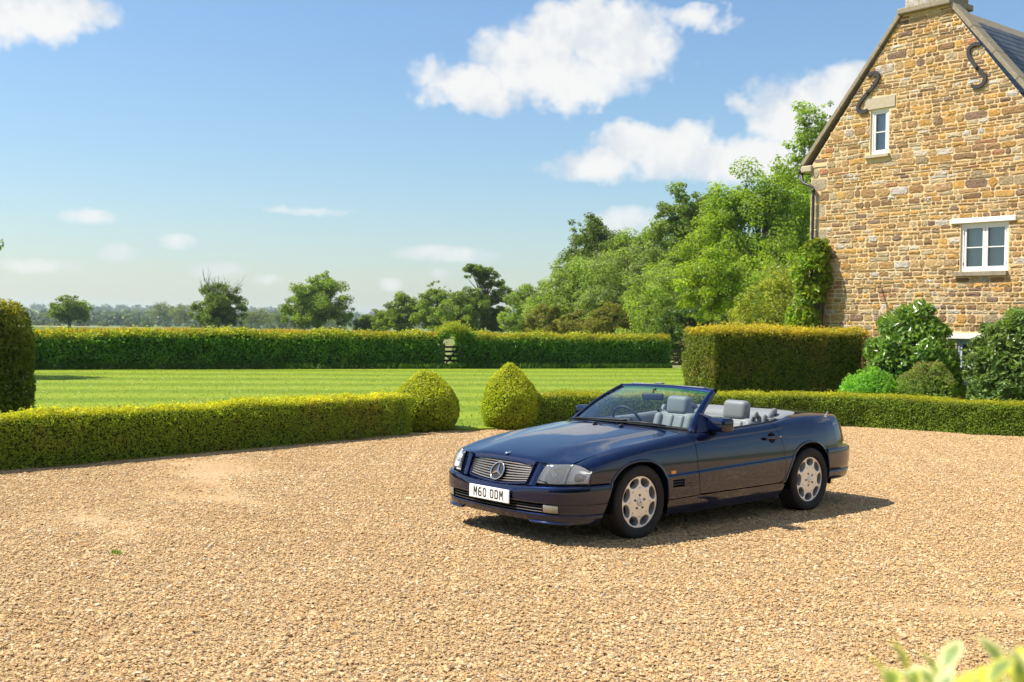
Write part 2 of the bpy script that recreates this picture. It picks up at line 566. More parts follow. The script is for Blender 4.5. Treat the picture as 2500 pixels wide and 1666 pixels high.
def pebbles():
    t = (1 + 5 ** .5) / 2
    ico = np.array([(-1, t, 0), (1, t, 0), (-1, -t, 0), (1, -t, 0), (0, -1, t), (0, 1, t), (0, -1, -t), (0, 1, -t), (t, 0, -1), (t, 0, 1), (-t, 0, -1), (-t, 0, 1)]) / math.hypot(1, t)
    icf = np.array([(0, 11, 5), (0, 5, 1), (0, 1, 7), (0, 7, 10), (0, 10, 11), (1, 5, 9), (5, 11, 4), (11, 10, 2), (10, 7, 6), (7, 1, 8), (3, 9, 4), (3, 4, 2), (3, 2, 6), (3, 6, 8), (3, 8, 9), (4, 9, 5), (2, 4, 11), (6, 2, 10), (8, 6, 7), (9, 8, 1)])
    pal = np.array([(.50, .35, .19), (.56, .40, .22), (.44, .29, .15), (.60, .46, .28), (.38, .24, .13), (.46, .27, .12), (.66, .56, .42), (.30, .24, .19), (.24, .18, .14), (.52, .30, .13), (.40, .36, .31), (.72, .64, .52)])
    pal = pal * np.array([1.05, 1.01, .86])
    wts = np.array([.17, .16, .14, .12, .09, .07, .07, .04, .03, .05, .03, .03]); wts /= wts.sum()
    tiles = bpy.data.collections.new('pebble_tiles')
    for k in range(5):
        n = 4300
        pos = np.c_[rng.uniform(-.5, .5, (n, 2)), np.zeros(n)]
        r = np.clip(rng.lognormal(math.log(.0066), .42, n), .003, .019)
        sc = np.c_[r * rng.uniform(.85, 1.3, n), r * rng.uniform(.65, 1.0, n), r * rng.uniform(.28, .52, n)]
        a = rng.uniform(0, 2 * math.pi, n); tx = rng.normal(0, .3, n)
        V = ico[None] * (1 + rng.uniform(-.2, .2, (n, 12, 1)))
        V = V * sc[:, None, :]
        # tilt about x then spin about z
        y = V[:, :, 1] * np.cos(tx)[:, None] - V[:, :, 2] * np.sin(tx)[:, None]; zz = V[:, :, 1] * np.sin(tx)[:, None] + V[:, :, 2] * np.cos(tx)[:, None]
        x = V[:, :, 0]
        X = x * np.cos(a)[:, None] - y * np.sin(a)[:, None]; Y = x * np.sin(a)[:, None] + y * np.cos(a)[:, None]
        V = np.stack([X, Y, zz], -1) + pos[:, None, :]
        V[:, :, 2] += (sc[:, 2] * rng.uniform(.0, .75, n))[:, None]
        F = (icf[None] + (np.arange(n) * 12)[:, None, None]).reshape(-1, 3)
        col = pal[rng.choice(len(pal), n, p=wts)] * rng.uniform(.8, 1.2, (n, 1))
        me = mesh_np('pebble_tile', V.reshape(-1, 3), F, False, M['pebble'], {'col': np.repeat(np.clip(col, 0, .85), 12, 0)})
        tiles.objects.link(bpy.data.objects.new('pebble_tile', me))
    pts = []
    lf = L_FRONT; rf = R_FRONT
    allf = np.vstack([lf, [(-1.2, 18.95), (-.3, 19.2)], rf])
    for x in np.arange(-12, 12.1, .93):
        for y in np.arange(4.6, 22, .93):
            if abs(x) > .50 * y + 1.2:
                continue
            lim = np.interp(x, allf[:, 0], allf[:, 1])
            if y > lim + .25:
                continue
            pts.append((x + rng.uniform(-.03, .03), y + rng.uniform(-.03, .03), 0))
    me = bpy.data.meshes.new('gravel'); me.from_pydata(pts, [], [])
    n = len(pts)
    ai = me.attributes.new('idx', 'INT', 'POINT'); ai.data.foreach_set('value', rng.integers(0, 5, n).astype(np.int32))
    aa = me.attributes.new('ang', 'FLOAT', 'POINT'); aa.data.foreach_set('value', (rng.integers(0, 4, n) * (math.pi / 2) + rng.normal(0, .05, n)).astype(np.float32))
    me.materials.append(M['pebble'])
    o = link('gravel', me)
    ng = bpy.data.node_groups.new('scatter_pebbles', 'GeometryNodeTree')
    ng.interface.new_socket('Geometry', in_out='INPUT', socket_type='NodeSocketGeometry')
    ng.interface.new_socket('Geometry', in_out='OUTPUT', socket_type='NodeSocketGeometry')
    N = ng.nodes; Lk = ng.links
    gi = N.new('NodeGroupInput'); go = N.new('NodeGroupOutput')
    ci = N.new('GeometryNodeCollectionInfo'); ci.inputs[0].default_value = tiles; ci.inputs['Separate Children'].default_value = True; ci.inputs['Reset Children'].default_value = True
    ip = N.new('GeometryNodeInstanceOnPoints'); ip.inputs['Pick Instance'].default_value = True
    n1 = N.new('GeometryNodeInputNamedAttribute'); n1.data_type = 'INT'; n1.inputs[0].default_value = 'idx'
    n2 = N.new('GeometryNodeInputNamedAttribute'); n2.data_type = 'FLOAT'; n2.inputs[0].default_value = 'ang'
    ax = N.new('FunctionNodeAxisAngleToRotation'); ax.inputs[0].default_value = (0, 0, 1)
    Lk.new(gi.outputs[0], ip.inputs['Points']); Lk.new(ci.outputs[0], ip.inputs['Instance'])
    Lk.new(n1.outputs['Attribute'], ip.inputs['Instance Index']); Lk.new(n2.outputs['Attribute'], ax.inputs[1]); Lk.new(ax.outputs[0], ip.inputs['Rotation'])
    Lk.new(ip.outputs[0], go.inputs[0])
    md = o.modifiers.new('scatter', 'NODES'); md.node_group = ng
    tag(o, 'loose golden gravel stones spread over the forecourt', 'gravel', kind='stuff')


pebbles()

# ------------------------------------------------------------------ foliage
def leaf_mesh(name, P, N, T, L, W, col, mat, fold=.25):
    """rhombic folded leaves: P base centre, N normal, T long axis"""
    n = len(P)
    T = unit(T - N * (T * N).sum(1, keepdims=True)); B = np.cross(N, T)
    L = np.broadcast_to(np.asarray(L, float), (n,))[:, None]; W = np.broadcast_to(np.asarray(W, float), (n,))[:, None]
    v0 = P - T * L * .5
    v1 = P + B * W * .5 + N * W * fold
    v2 = P + T * L * .5
    v3 = P - B * W * .5 + N * W * fold
    V = np.stack([v0, v1, v2, v3], 1).reshape(-1, 3)
    F = np.arange(4 * n).reshape(n, 4)
    return mesh_np(name, V, F, False, mat, {'col': np.repeat(np.clip(col, 0.002, .9), 4, 0)})


def pick(pal, n):
    pal = np.asarray(pal, float)
    i = rng.integers(0, len(pal), n); j = rng.integers(0, len(pal), n); t = rng.random((n, 1))
    return pal[i] * t + pal[j] * (1 - t)


def resample(path, step):
    path = np.asarray(path, float)
    # chaikin smoothing
    for _ in range(2):
        q = [path[0]]
        for a, b in zip(path[:-1], path[1:]):
            q += [a * .75 + b * .25, a * .25 + b * .75]
        q.append(path[-1]); path = np.array(q)
    s = np.concatenate([[0], np.cumsum(np.linalg.norm(np.diff(path, axis=0), axis=1))])
    n = max(2, int(s[-1] / step) + 1); t = np.linspace(0, s[-1], n)
    return np.stack([np.interp(t, s, path[:, k]) for k in range(2)], 1), t


def hedge(name, label, path, thick, height, dens, ll, lw, pal, toppal, mat, group=None, lump=.03, depth=.05, corner=.1, patch=None, up=.3, cat='hedge', topshare=.12, gain=1.75):
    """hedge swept along its front foot line; the body lies to the left of the path"""
    root = empty(name, (*path[len(path) // 2], 0))
    off = np.array([*path[len(path) // 2], 0.])
    pr, t = resample(path, .12)
    tan = unit(np.gradient(pr, axis=0)); nrm = np.c_[-tan[:, 1], tan[:, 0]]
    Ltot = t[-1]
    hf = (lambda s: np.full_like(s, height, dtype=float)) if np.isscalar(height) else height
    # perimeter: front up, top, back down; rounded corners
    per_l = np.array([np.max(hf(t)), thick, np.max(hf(t))]); cum = np.concatenate([[0], np.cumsum(per_l)])

    def section(s, p):
        """s along, p in [0,1] perimeter -> position, normal"""
        h = hf(s); total = 2 * h + thick; d = p * total
        u = np.where(d < h, 0, np.where(d < h + thick, d - h, thick)); z = np.where(d < h, d, np.where(d < h + thick, h, total - d))
        side = np.where(d < h, 0, np.where(d < h + thick, 1, 2))
        no = np.where(side == 0, -1., np.where(side == 2, 1., 0.)); nz = np.where(side == 1, 1., 0.)
        # round the top corners
        for cu, sgn in ((corner, -1), (thick - corner, 1)):
            inside = (np.sign(u - cu) == sgn) & (z > h - corner) | ((u == cu + sgn * corner) & (z > h - corner))
            vx = u - cu; vz = z - (h - corner); ln = np.hypot(vx, vz) + 1e-9
            k = inside & (ln > 1e-6)
            u = np.where(k, cu + vx / ln * corner, u); z = np.where(k, (h - corner) + vz / ln * corner, z)
            no = np.where(k, vx / ln, no); nz = np.where(k, vz / ln, nz)
        # slight batter at the foot
        base = np.stack([np.interp(s, t, pr[:, 0]), np.interp(s, t, pr[:, 1])], 1)
        nn = np.stack([np.interp(s, t, nrm[:, 0]), np.interp(s, t, nrm[:, 1])], 1)
        P = np.c_[base + nn * u[:, None], z]
        N = np.c_[nn * no[:, None], nz]
        return P, unit(N), z / h
    # core
    ns = max(4, int(Ltot / .25)); npm = 24
    S, Pm = np.meshgrid(np.linspace(0, Ltot, ns), np.linspace(0, 1, npm), indexing='ij')
    cp, cn, _ = section(S.ravel(), Pm.ravel())
    cp = cp - cn * (depth * 1.15)
    cp += cn * (vnoise(cp, 1.2, 2) * lump)[:, None]
    G_ = (cp - off).reshape(ns, npm, 3)
    # end caps folded to the centre line
    c0 = G_[0].mean(0); c1 = G_[-1].mean(0)
    tan0 = np.r_[tan[0], 0]; tan1 = np.r_[tan[-1], 0]
    G_[0] += tan0 * depth; G_[-1] -= tan1 * depth
    G_ = np.concatenate([np.broadcast_to(c0 + tan0 * depth, (1, npm, 3)), G_, np.broadcast_to(c1 - tan1 * depth, (1, npm, 3))], 0)
    grid_obj('core', G_, M['core'], root)
    # leaves
    area = Ltot * (2 * np.mean(hf(t)) + thick)
    n = int(area * dens)
    s = rng.uniform(0, Ltot, n); p = rng.random(n)
    P, N, zr = section(s, p)
    ne = int(thick * np.mean(hf(t)) * dens)
    for (ss, tg) in ((0, -tan[0]), (Ltot, tan[-1])):
        h = float(hf(np.array([ss]))[0]); u = rng.uniform(0, thick, ne); z = rng.uniform(0, h, ne)
        b, nn = pr[0 if ss == 0 else -1], nrm[0 if ss == 0 else -1]
        Pe = np.c_[b + nn * u[:, None], z]; Ne = np.tile(np.r_[tg, 0], (ne, 1))
        P = np.vstack([P, Pe]); N = np.vstack([N, Ne]); zr = np.r_[zr, z / h]
    n = len(P)
    P = P + N * (vnoise(P, 1.2, 2) * lump + vnoise(P, 4., 4) * lump * .6 + vnoise(P, 9., 14) * lump * .45)[:, None]
    P = P - N * (np.abs(rng.normal(0, depth * .6, n)) - depth * .35)[:, None]
    stray = rng.random(n) < .07
    P = P + N * np.where(stray, rng.uniform(.2, 1.0, n) * depth, 0)[:, None]
    P[:, 2] = np.maximum(P[:, 2], .012)
    LN = unit(N * .8 + sph(n) * .85); LT = sph(n) + np.array([0, 0, up])
    col = pick(pal, n)
    pn = vnoise(P, 1.6, 11) * .6 + vnoise(P, 5., 12) * .5
    if patch is not None:
        w = np.clip(pn * 1.1, 0, 1)[:, None]; col = col * (1 - w) + np.asarray(patch) * w
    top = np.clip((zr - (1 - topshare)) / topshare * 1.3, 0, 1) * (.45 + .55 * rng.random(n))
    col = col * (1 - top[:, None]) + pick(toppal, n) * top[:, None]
    col = col * rng.uniform(.65, 1.35, (n, 1)) * (1 + .22 * pn[:, None]) * gain
    sc = rng.uniform(.7, 1.3, n)
    f = link('foliage', leaf_mesh('foliage', P - off, LN, LT, ll * sc, lw * sc, col, mat), root)
    f['kind'] = 'stuff'
    tag(root, label, cat, group)
    return root


BOX = [(.080, .110, .012), (.100, .135, .014), (.065, .092, .012), (.115, .145, .018)]
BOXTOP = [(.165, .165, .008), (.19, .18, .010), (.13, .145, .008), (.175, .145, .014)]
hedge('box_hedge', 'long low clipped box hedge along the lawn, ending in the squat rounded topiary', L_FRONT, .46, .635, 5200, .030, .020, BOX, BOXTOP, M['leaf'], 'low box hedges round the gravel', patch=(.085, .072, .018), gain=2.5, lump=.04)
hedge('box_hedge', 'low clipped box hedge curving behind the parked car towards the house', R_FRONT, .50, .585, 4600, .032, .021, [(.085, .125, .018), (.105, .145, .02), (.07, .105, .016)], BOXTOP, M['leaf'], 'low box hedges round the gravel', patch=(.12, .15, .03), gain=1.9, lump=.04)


def topiary(name, label, c, r, h, prof, dens, ll, lw, pal, toppal, mat, cat='topiary', group=None, lump=.03, depth=.05, up=.3, gain=1.6):
    root = empty(name, (*c, 0))
    pf = pchip([q[0] for q in prof], [q[1] for q in prof])
    zz = np.linspace(0, 1, 18)
    V, F = lathe_vf([(max(.001, pf(q) * r - depth), q * h * .985) for q in zz], 24, 'z')
    link('core', mesh_np('core', V, F, True, M['core']), root)
    n = int(dens * 2 * math.pi * r * h * .85)
    q = rng.random(n * 2); keep = rng.random(n * 2) < np.maximum(pf(q), .15); q = q[keep][:n]; n = len(q)
    a = rng.uniform(0, 2 * math.pi, n); rr = pf(q) * r
    slope = (pf(np.minimum(q + .01, 1)) - pf(np.maximum(q - .01, 0))) * r / (.02 * h)
    N = unit(np.c_[np.cos(a), np.sin(a), -slope])
    P = np.c_[rr * np.cos(a), rr * np.sin(a), q * h]
    P += N * (vnoise(P + np.r_[c, 0], 2.2, 3) * lump + vnoise(P + np.r_[c, 0], 6, 5) * lump * .7)[:, None]
    P -= N * (np.abs(rng.normal(0, depth * .6, n)) - depth * .4)[:, None]
    P[:, 2] = np.maximum(P[:, 2], .012)
    col = pick(pal, n)
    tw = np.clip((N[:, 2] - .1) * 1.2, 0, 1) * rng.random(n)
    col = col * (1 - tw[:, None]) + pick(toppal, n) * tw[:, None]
    col *= rng.uniform(.65, 1.35, (n, 1)) * (1 + .2 * vnoise(P, 3, 6)[:, None]) * gain
    sc = rng.uniform(.7, 1.3, n)
    f = link('foliage', leaf_mesh('foliage', P, unit(N * .8 + sph(n) * .85), sph(n) + np.array([0, 0, up]) + N * .3, ll * sc, lw * sc, col, mat), root)
    f['kind'] = 'stuff'
    tag(root, label, cat, group)
    return root


ONION = [(0, .74), (.12, .90), (.32, 1.0), (.5, .97), (.68, .78), (.82, .53), (.93, .27), (1, .06)]
GOLD = [(.14, .17, .014), (.17, .20, .018), (.115, .15, .014)]
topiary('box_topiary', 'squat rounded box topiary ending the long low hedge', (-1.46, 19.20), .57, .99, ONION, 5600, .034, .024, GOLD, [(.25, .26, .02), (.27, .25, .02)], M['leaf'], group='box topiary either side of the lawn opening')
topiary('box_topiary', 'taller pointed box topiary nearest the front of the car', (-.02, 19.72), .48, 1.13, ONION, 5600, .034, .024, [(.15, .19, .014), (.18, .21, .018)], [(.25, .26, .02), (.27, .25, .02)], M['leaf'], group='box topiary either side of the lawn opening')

YEW = [(.050, .072, .010), (.070, .090, .012), (.040, .058, .009), (.085, .088, .014)]
YEWTOP = [(.20, .17, .014), (.24, .17, .02), (.16, .15, .014)]
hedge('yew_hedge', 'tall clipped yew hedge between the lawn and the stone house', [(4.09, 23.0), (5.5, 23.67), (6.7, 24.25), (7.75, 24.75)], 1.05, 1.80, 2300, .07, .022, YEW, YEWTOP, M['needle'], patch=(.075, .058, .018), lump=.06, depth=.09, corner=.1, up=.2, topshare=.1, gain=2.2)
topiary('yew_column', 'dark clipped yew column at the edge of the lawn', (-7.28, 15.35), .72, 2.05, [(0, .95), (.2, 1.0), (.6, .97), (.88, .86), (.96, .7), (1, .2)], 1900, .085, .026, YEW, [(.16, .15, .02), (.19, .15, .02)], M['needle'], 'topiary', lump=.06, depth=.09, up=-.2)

# field hedge behind the lawn, two lengths either side of the wicket gate
HF = [(.030, .085, .014), (.045, .105, .018), (.022, .065, .012), (.06, .12, .02)]
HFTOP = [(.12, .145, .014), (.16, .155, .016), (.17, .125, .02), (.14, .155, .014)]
hd = np.array([.889, .458])
g0 = np.array([-2.72, 44.94]); g1 = np.array([-1.95, 45.35])
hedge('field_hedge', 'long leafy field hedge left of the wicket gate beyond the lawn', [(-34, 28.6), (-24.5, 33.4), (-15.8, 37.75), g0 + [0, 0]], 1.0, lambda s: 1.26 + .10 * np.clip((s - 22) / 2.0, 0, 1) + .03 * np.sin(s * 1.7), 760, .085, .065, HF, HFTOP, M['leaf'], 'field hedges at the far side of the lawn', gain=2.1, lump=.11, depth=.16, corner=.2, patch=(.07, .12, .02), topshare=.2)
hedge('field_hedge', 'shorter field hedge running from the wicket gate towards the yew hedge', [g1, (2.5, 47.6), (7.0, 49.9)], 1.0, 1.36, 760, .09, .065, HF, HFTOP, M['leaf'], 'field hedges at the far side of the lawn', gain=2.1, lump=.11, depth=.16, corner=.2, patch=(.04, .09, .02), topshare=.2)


hedge('boundary_hedge', 'tall dark unseen hedge added behind the camera for the car paint to mirror', [(26, -11.5), (10, -12.5), (-6, -12.5), (-24, -9.5)], 1.2, 2.1, 130, .2, .15, HF, HF, M['leaf'], lump=.15, depth=.2, corner=.3)  # unseen, added behind the camera as something for the car paint to reflect


def shoots(parent_names, n_per_m=110):
    """new upright shoots along the hedge tops, parts of each hedge"""
    for o in [q for q in bpy.data.objects if q.name.startswith('field_hedge')]:
        left = 'left of' in o['label']
        a, b = ((np.array([-28., 31.5]), g0) if left else (g1, np.array([7.0, 49.9])))
        ln = np.linalg.norm(b - a); n = int(ln * n_per_m * 2.2)
        t = rng.random(n); dd = (b - a) / ln; nn = np.array([-dd[1], dd[0]])
        P = a + (b - a) * t[:, None] + nn * rng.uniform(-.02, .95, (n, 1))
        z = 1.25 if left else 1.35
        zz = z + (.10 * np.clip((P[:, 0] + 15.5) / 2, 0, 1) if left else 0)
        clump = .5 + .5 * vnoise(np.c_[P, np.zeros(n)], 1.1, 21)
        L = rng.uniform(.08, .26, n) * (.4 + .8 * clump)
        P3 = np.c_[P, zz + L * .35] - np.array(o.location)
        col = pick([(.30, .28, .028), (.36, .26, .04), (.35, .19, .055), (.26, .28, .028)], n)
        me = leaf_mesh('shoots', P3, unit(sph(n) * [1, 1, .15]), np.array([0, 0, 1.]) + sph(n) * .25, L, .035, col, M['leaf'], .1)
        f = link('shoots', me, o); f['kind'] = 'stuff'


shoots(None)


def blob(name, label, c, clumps, n, ll, lw, pal, mat, cat, group=None, toppal=None, tufts=0, up=.4, out=.6):
    """bush from ellipsoid clumps; leaves spread through the outer part of each"""
    root = empty(name, (*c, 0))
    Ps, Ns, K = [], [], []
    clumps = list(clumps)
    for _ in range(tufts):                       # loose tufts breaking the outline
        q = clumps[rng.integers(0, len(clumps) if len(clumps) < 6 else 5)]; d = sph(1)[0]; d[2] = abs(d[2])
        r_ = rng.uniform(.14, .26)
        clumps.append((q[0] + d[0] * q[3] * .95, q[1] + d[1] * q[4] * .95, q[2] + d[2] * q[5] * .95, q[3] * r_ * 1.1, q[4] * r_ * 1.1, q[5] * r_ * 1.4))
    vol = np.array([q[3] * q[4] * q[5] for q in clumps]) ** (2 / 3); vol = vol / vol.sum()
    for q, w in zip(clumps, vol):
        m = int(n * w); d = sph(m)
        d[:, 2] = np.where(d[:, 2] < -.3, -d[:, 2] * .6, d[:, 2])
        d = unit(d)
        rad = rng.random(m) ** .3 * (1 + .16 * vnoise(d * 2.4 + q[0], 1.0, int(q[2] * 10) + 1) + .1 * vnoise(d * 5, 1.0, 7))
        P = np.array(q[:3]) + d * np.array(q[3:6]) * rad[:, None]
        Ps.append(P); Ns.append(d); K.append(rad)
    P = np.vstack(Ps); N = np.vstack(Ns); K = np.concatenate(K)
    ok = P[:, 2] > .02; P, N, K = P[ok], N[ok], K[ok]; m = len(P)
    col = pick(pal, m) * rng.uniform(.7, 1.3, (m, 1)) * (1 + .25 * vnoise(P + np.r_[c, 0], 2., 8)[:, None]) * 2.0
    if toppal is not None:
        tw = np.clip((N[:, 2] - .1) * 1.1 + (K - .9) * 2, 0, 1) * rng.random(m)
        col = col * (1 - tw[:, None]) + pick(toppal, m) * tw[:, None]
    sc = rng.uniform(.65, 1.3, m)
    f = link('foliage', leaf_mesh('foliage', P, unit(N * out + sph(m) * .8 + [0, 0, .2]), sph(m) + N * .6 + np.array([0, 0, up]), ll * sc, lw * sc, col, mat), root)
    f['kind'] = 'stuff'
    # stems and dark inner twigs
    V, F = [], []
    for q in clumps:
        for _ in range(4):
            e = np.array(q[:3]) + sph(1)[0] * np.array(q[3:6]) * .55
            b = np.array([q[0] * .3 + rng.normal(0, .06), q[1] * .3 + rng.normal(0, .06), 0.])
            mid = (b + e) / 2 + rng.normal(0, .05, 3)
            v, ff = tube_vf([b, mid, e], [.022, .015, .006], 5, False)
            k = len(V); V += list(v); F += [tuple(i + k for i in t) for t in ff]
    link('stems', mesh_np('stems', V, F, True, M['bark']), root)
    tag(root, label, cat, group)
    return root


LAUREL = [(.045, .095, .018), (.065, .120, .020), (.036, .075, .020), (.085, .140, .022)]
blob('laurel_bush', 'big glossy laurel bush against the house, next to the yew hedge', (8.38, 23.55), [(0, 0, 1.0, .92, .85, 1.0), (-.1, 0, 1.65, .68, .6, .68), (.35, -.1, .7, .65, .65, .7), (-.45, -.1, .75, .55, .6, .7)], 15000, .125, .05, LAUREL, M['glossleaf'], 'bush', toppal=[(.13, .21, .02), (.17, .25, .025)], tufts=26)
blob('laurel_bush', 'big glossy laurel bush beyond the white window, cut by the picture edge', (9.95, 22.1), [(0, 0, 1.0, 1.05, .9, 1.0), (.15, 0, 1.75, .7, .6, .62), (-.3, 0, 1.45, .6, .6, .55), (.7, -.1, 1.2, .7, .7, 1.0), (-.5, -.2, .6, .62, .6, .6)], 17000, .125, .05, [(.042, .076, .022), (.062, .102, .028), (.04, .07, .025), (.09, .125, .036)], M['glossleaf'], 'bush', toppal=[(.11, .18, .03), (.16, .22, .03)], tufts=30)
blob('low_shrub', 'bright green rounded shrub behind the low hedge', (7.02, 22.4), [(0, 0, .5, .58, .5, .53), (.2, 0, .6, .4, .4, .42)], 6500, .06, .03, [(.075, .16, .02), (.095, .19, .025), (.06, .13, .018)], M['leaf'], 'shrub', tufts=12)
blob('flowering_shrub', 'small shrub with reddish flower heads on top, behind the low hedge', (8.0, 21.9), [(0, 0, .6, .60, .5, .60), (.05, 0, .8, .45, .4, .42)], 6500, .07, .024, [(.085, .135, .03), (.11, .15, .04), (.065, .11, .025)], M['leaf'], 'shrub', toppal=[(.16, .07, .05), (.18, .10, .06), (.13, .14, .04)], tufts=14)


def climber():
    c = np.array([7.0, 26.55])
    return blob('climbing_plant', 'leafy climbing plant on a bare stem at the corner of the stone house', tuple(c), [(.05, 0, 3.3, .38, .36, .6), (-.05, 0, 2.55, .36, .36, .55), (-.25, -.05, 2.0, .42, .36, .5), (-.2, 0, 1.25, .34, .36, .55), (.12, 0, 3.6, .26, .26, .36), (.22, 0, 2.9, .22, .25, .4), (-.3, 0, 3.0, .2, .25, .35)], 3300, .12, .085, [(.065, .115, .014), (.085, .135, .016), (.10, .12, .016)], M['leaf'], 'climber', toppal=[(.12, .11, .02), (.09, .13, .018)])


climber()


def tree(name, label, base, H, crown, n, ll, pal, group=None, trunk=.18, mat=None, toppal=None, bare=0, fork=.35, dens_in=.5, cat='tree', clumpn=60, cl=.2, barkmat='bark'):
    """crown: list of ellipsoids (dx,dy,z,rx,ry,rz); leaves in clumps carried by limbs"""
    mat = mat or M['leaf']
    n = int(n * 2.1); clumpn = int(clumpn * 2.6); cl = cl * .98; ll = ll * .86; dens_in = .34
    root = empty(name, (*base, 0))
    vol = np.array([q[3] * q[4] * q[5] for q in crown]) ** .67; vol /= vol.sum()
    C, CR, CD = [], [], []
    for q, w in zip(crown, vol):
        m = max(6, int(clumpn * w)); d = sph(m); rad = dens_in + (1 - dens_in) * rng.random(m) ** .5
        rad *= 1 + np.clip(rng.normal(0, .13, m), -.4, .12)
        C.append(np.array(q[:3]) + d * np.array(q[3:6]) * rad[:, None]); CR.append(np.full(m, cl * np.mean(q[3:6])) * rng.uniform(.6, 1.4, m)); CD.append(d)
    C = np.vstack(C); CR = np.concatenate(CR); CD = np.vstack(CD)
    m = len(C)
    k = rng.choice(m, n, p=(CR ** 2) / (CR ** 2).sum())
    d = sph(n) * (rng.random(n) ** .4)[:, None]
    P = C[k] + d * CR[k][:, None] * np.array([1.15, 1.15, .8])
    N = unit(d * .5 + CD[k] * .5 + [0, 0, .35] + sph(n) * .7)
    col = pick(pal, n) * rng.uniform(.7, 1.3, (n, 1)) * (1 + rng.normal(0, .14, m))[k][:, None] * np.array([1.66, 1.5, 1.1])
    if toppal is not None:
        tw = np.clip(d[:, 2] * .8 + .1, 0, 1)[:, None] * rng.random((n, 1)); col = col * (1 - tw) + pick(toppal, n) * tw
    sc = rng.uniform(.6, 1.35, n)
    f = link('crown', leaf_mesh('crown', P, N, sph(n), ll * sc, ll * .7 * sc, col, mat), root)
    # trunk and limbs
    V, F = [], []

    def add(path, rad, seg=6):
        v, ff = tube_vf(path, rad, seg, False); b = len(V); V.extend(v); F.extend([tuple(i + b for i in t) for t in ff])
    top = np.array([C[:, 0].mean(), C[:, 1].mean(), H * .82])
    zf = H * fork
    pts = [np.array([0, 0, -.1]), np.array([rng.normal(0, .02) * H, rng.normal(0, .02) * H, zf * .6]), np.array([top[0] * .5, top[1] * .5, zf * 1.3]), top]
    add(pts, [trunk, trunk * .8, trunk * .6, trunk * .12], 8)
    for i in rng.permutation(m)[:min(m, 34)]:
        t0 = rng.uniform(.35, .95); z0 = zf + (C[i, 2] - zf) * rng.uniform(.05, .5); z0 = max(z0, zf * .55)
        s0 = np.array([top[0] * z0 / H, top[1] * z0 / H, z0]); mid = (s0 + C[i]) / 2 + rng.normal(0, .03 * H, 3) + [0, 0, .02 * H]
        add([s0, mid, C[i]], [trunk * .33, trunk * .2, trunk * .05], 5)
    for i in range(bare):
        a = rng.uniform(0, 2 * math.pi); q = crown[0]
        e = np.array([q[0], q[1], q[2]]) + np.array([math.cos(a) * q[3], math.sin(a) * q[4], 0]) * rng.uniform(.4, 1.25) + [0, 0, q[5] * rng.uniform(.3, 1.3)]
        s0 = np.array([0, 0, H * rng.uniform(.4, .75)])
        add([s0, (s0 + e) / 2 + rng.normal(0, .03 * H, 3), e], [trunk * .3, trunk * .18, trunk * .06], 5)
        for _ in range(4):
            e2 = e + rng.normal(0, .09 * H, 3) + [0, 0, .07 * H]; b = s0 + (e - s0) * rng.uniform(.5, .95)
            add([b, (b + e2) / 2, e2], [trunk * .12, trunk * .08, trunk * .04], 4)
    link('trunk', mesh_np('trunk', V, F, True, M[barkmat]), root)
    tag(root, label, cat, group)
    return root


def E_(x, y, z, rx, rz=None, ry=None):
    return (x, y, z, rx, ry or rx, rz or rx)


MID = [(.075, .130, .022), (.095, .155, .028), (.060, .105, .020), (.11, .165, .03)]
DARK = [(.058, .095, .016), (.075, .118, .020), (.046, .080, .014)]
ASH = [(.085, .145, .018), (.11, .18, .02), (.07, .12, .016), (.13, .20, .022)]
GREY = [(.095, .145, .05), (.12, .17, .06), (.08, .125, .045)]
TG = 'trees beyond the field hedge'
# free-standing field trees
tree('field_tree', 'small airy field tree standing alone far off on the left', (-78, 200), 5.7, [E_(0, 0, 3.0, 3.2, 2.0), E_(-1.6, 0, 2.4, 2.0, 1.5), E_(.6, 0, 4.3, 1.8, 1.3), E_(2.4, 0, 2.2, 1.7, 1.5)], 3800, .42, DARK + MID, TG, .3, clumpn=46, cl=.26)
tree('field_tree', 'half-bare field tree with dead twigs above its crown', (-38, 147), 7.0, [E_(0, 0, 4.0, 2.5, 2.6), E_(-2, 0, 2.6, 1.9, 1.5), E_(1.9, 0, 3.2, 1.9, 2.0), E_(.2, 0, 2.2, 2.6, 1.4)], 7000, .30, DARK + [(.07, .12, .02)], TG, .34, bare=18, clumpn=60, cl=.25, barkmat='barkgrey')
tree('field_tree', 'round leafy field tree with a lobed crown, nearest the gate of the lone trees', (-25.2, 147), 8.5, [E_(0, 0, 4.4, 3.6, 2.8), E_(-2.4, 0, 3.4, 2.4, 2.0), E_(.6, 0, 6.7, 2.0, 1.7), E_(2.6, 0, 3.0, 2.2, 1.8), E_(-1, 0, 2.2, 3.2, 1.3), E_(3.4, 0, 1.9, 1.2, 1.0)], 11000, .30, MID, TG, .4, clumpn=85, cl=.23)
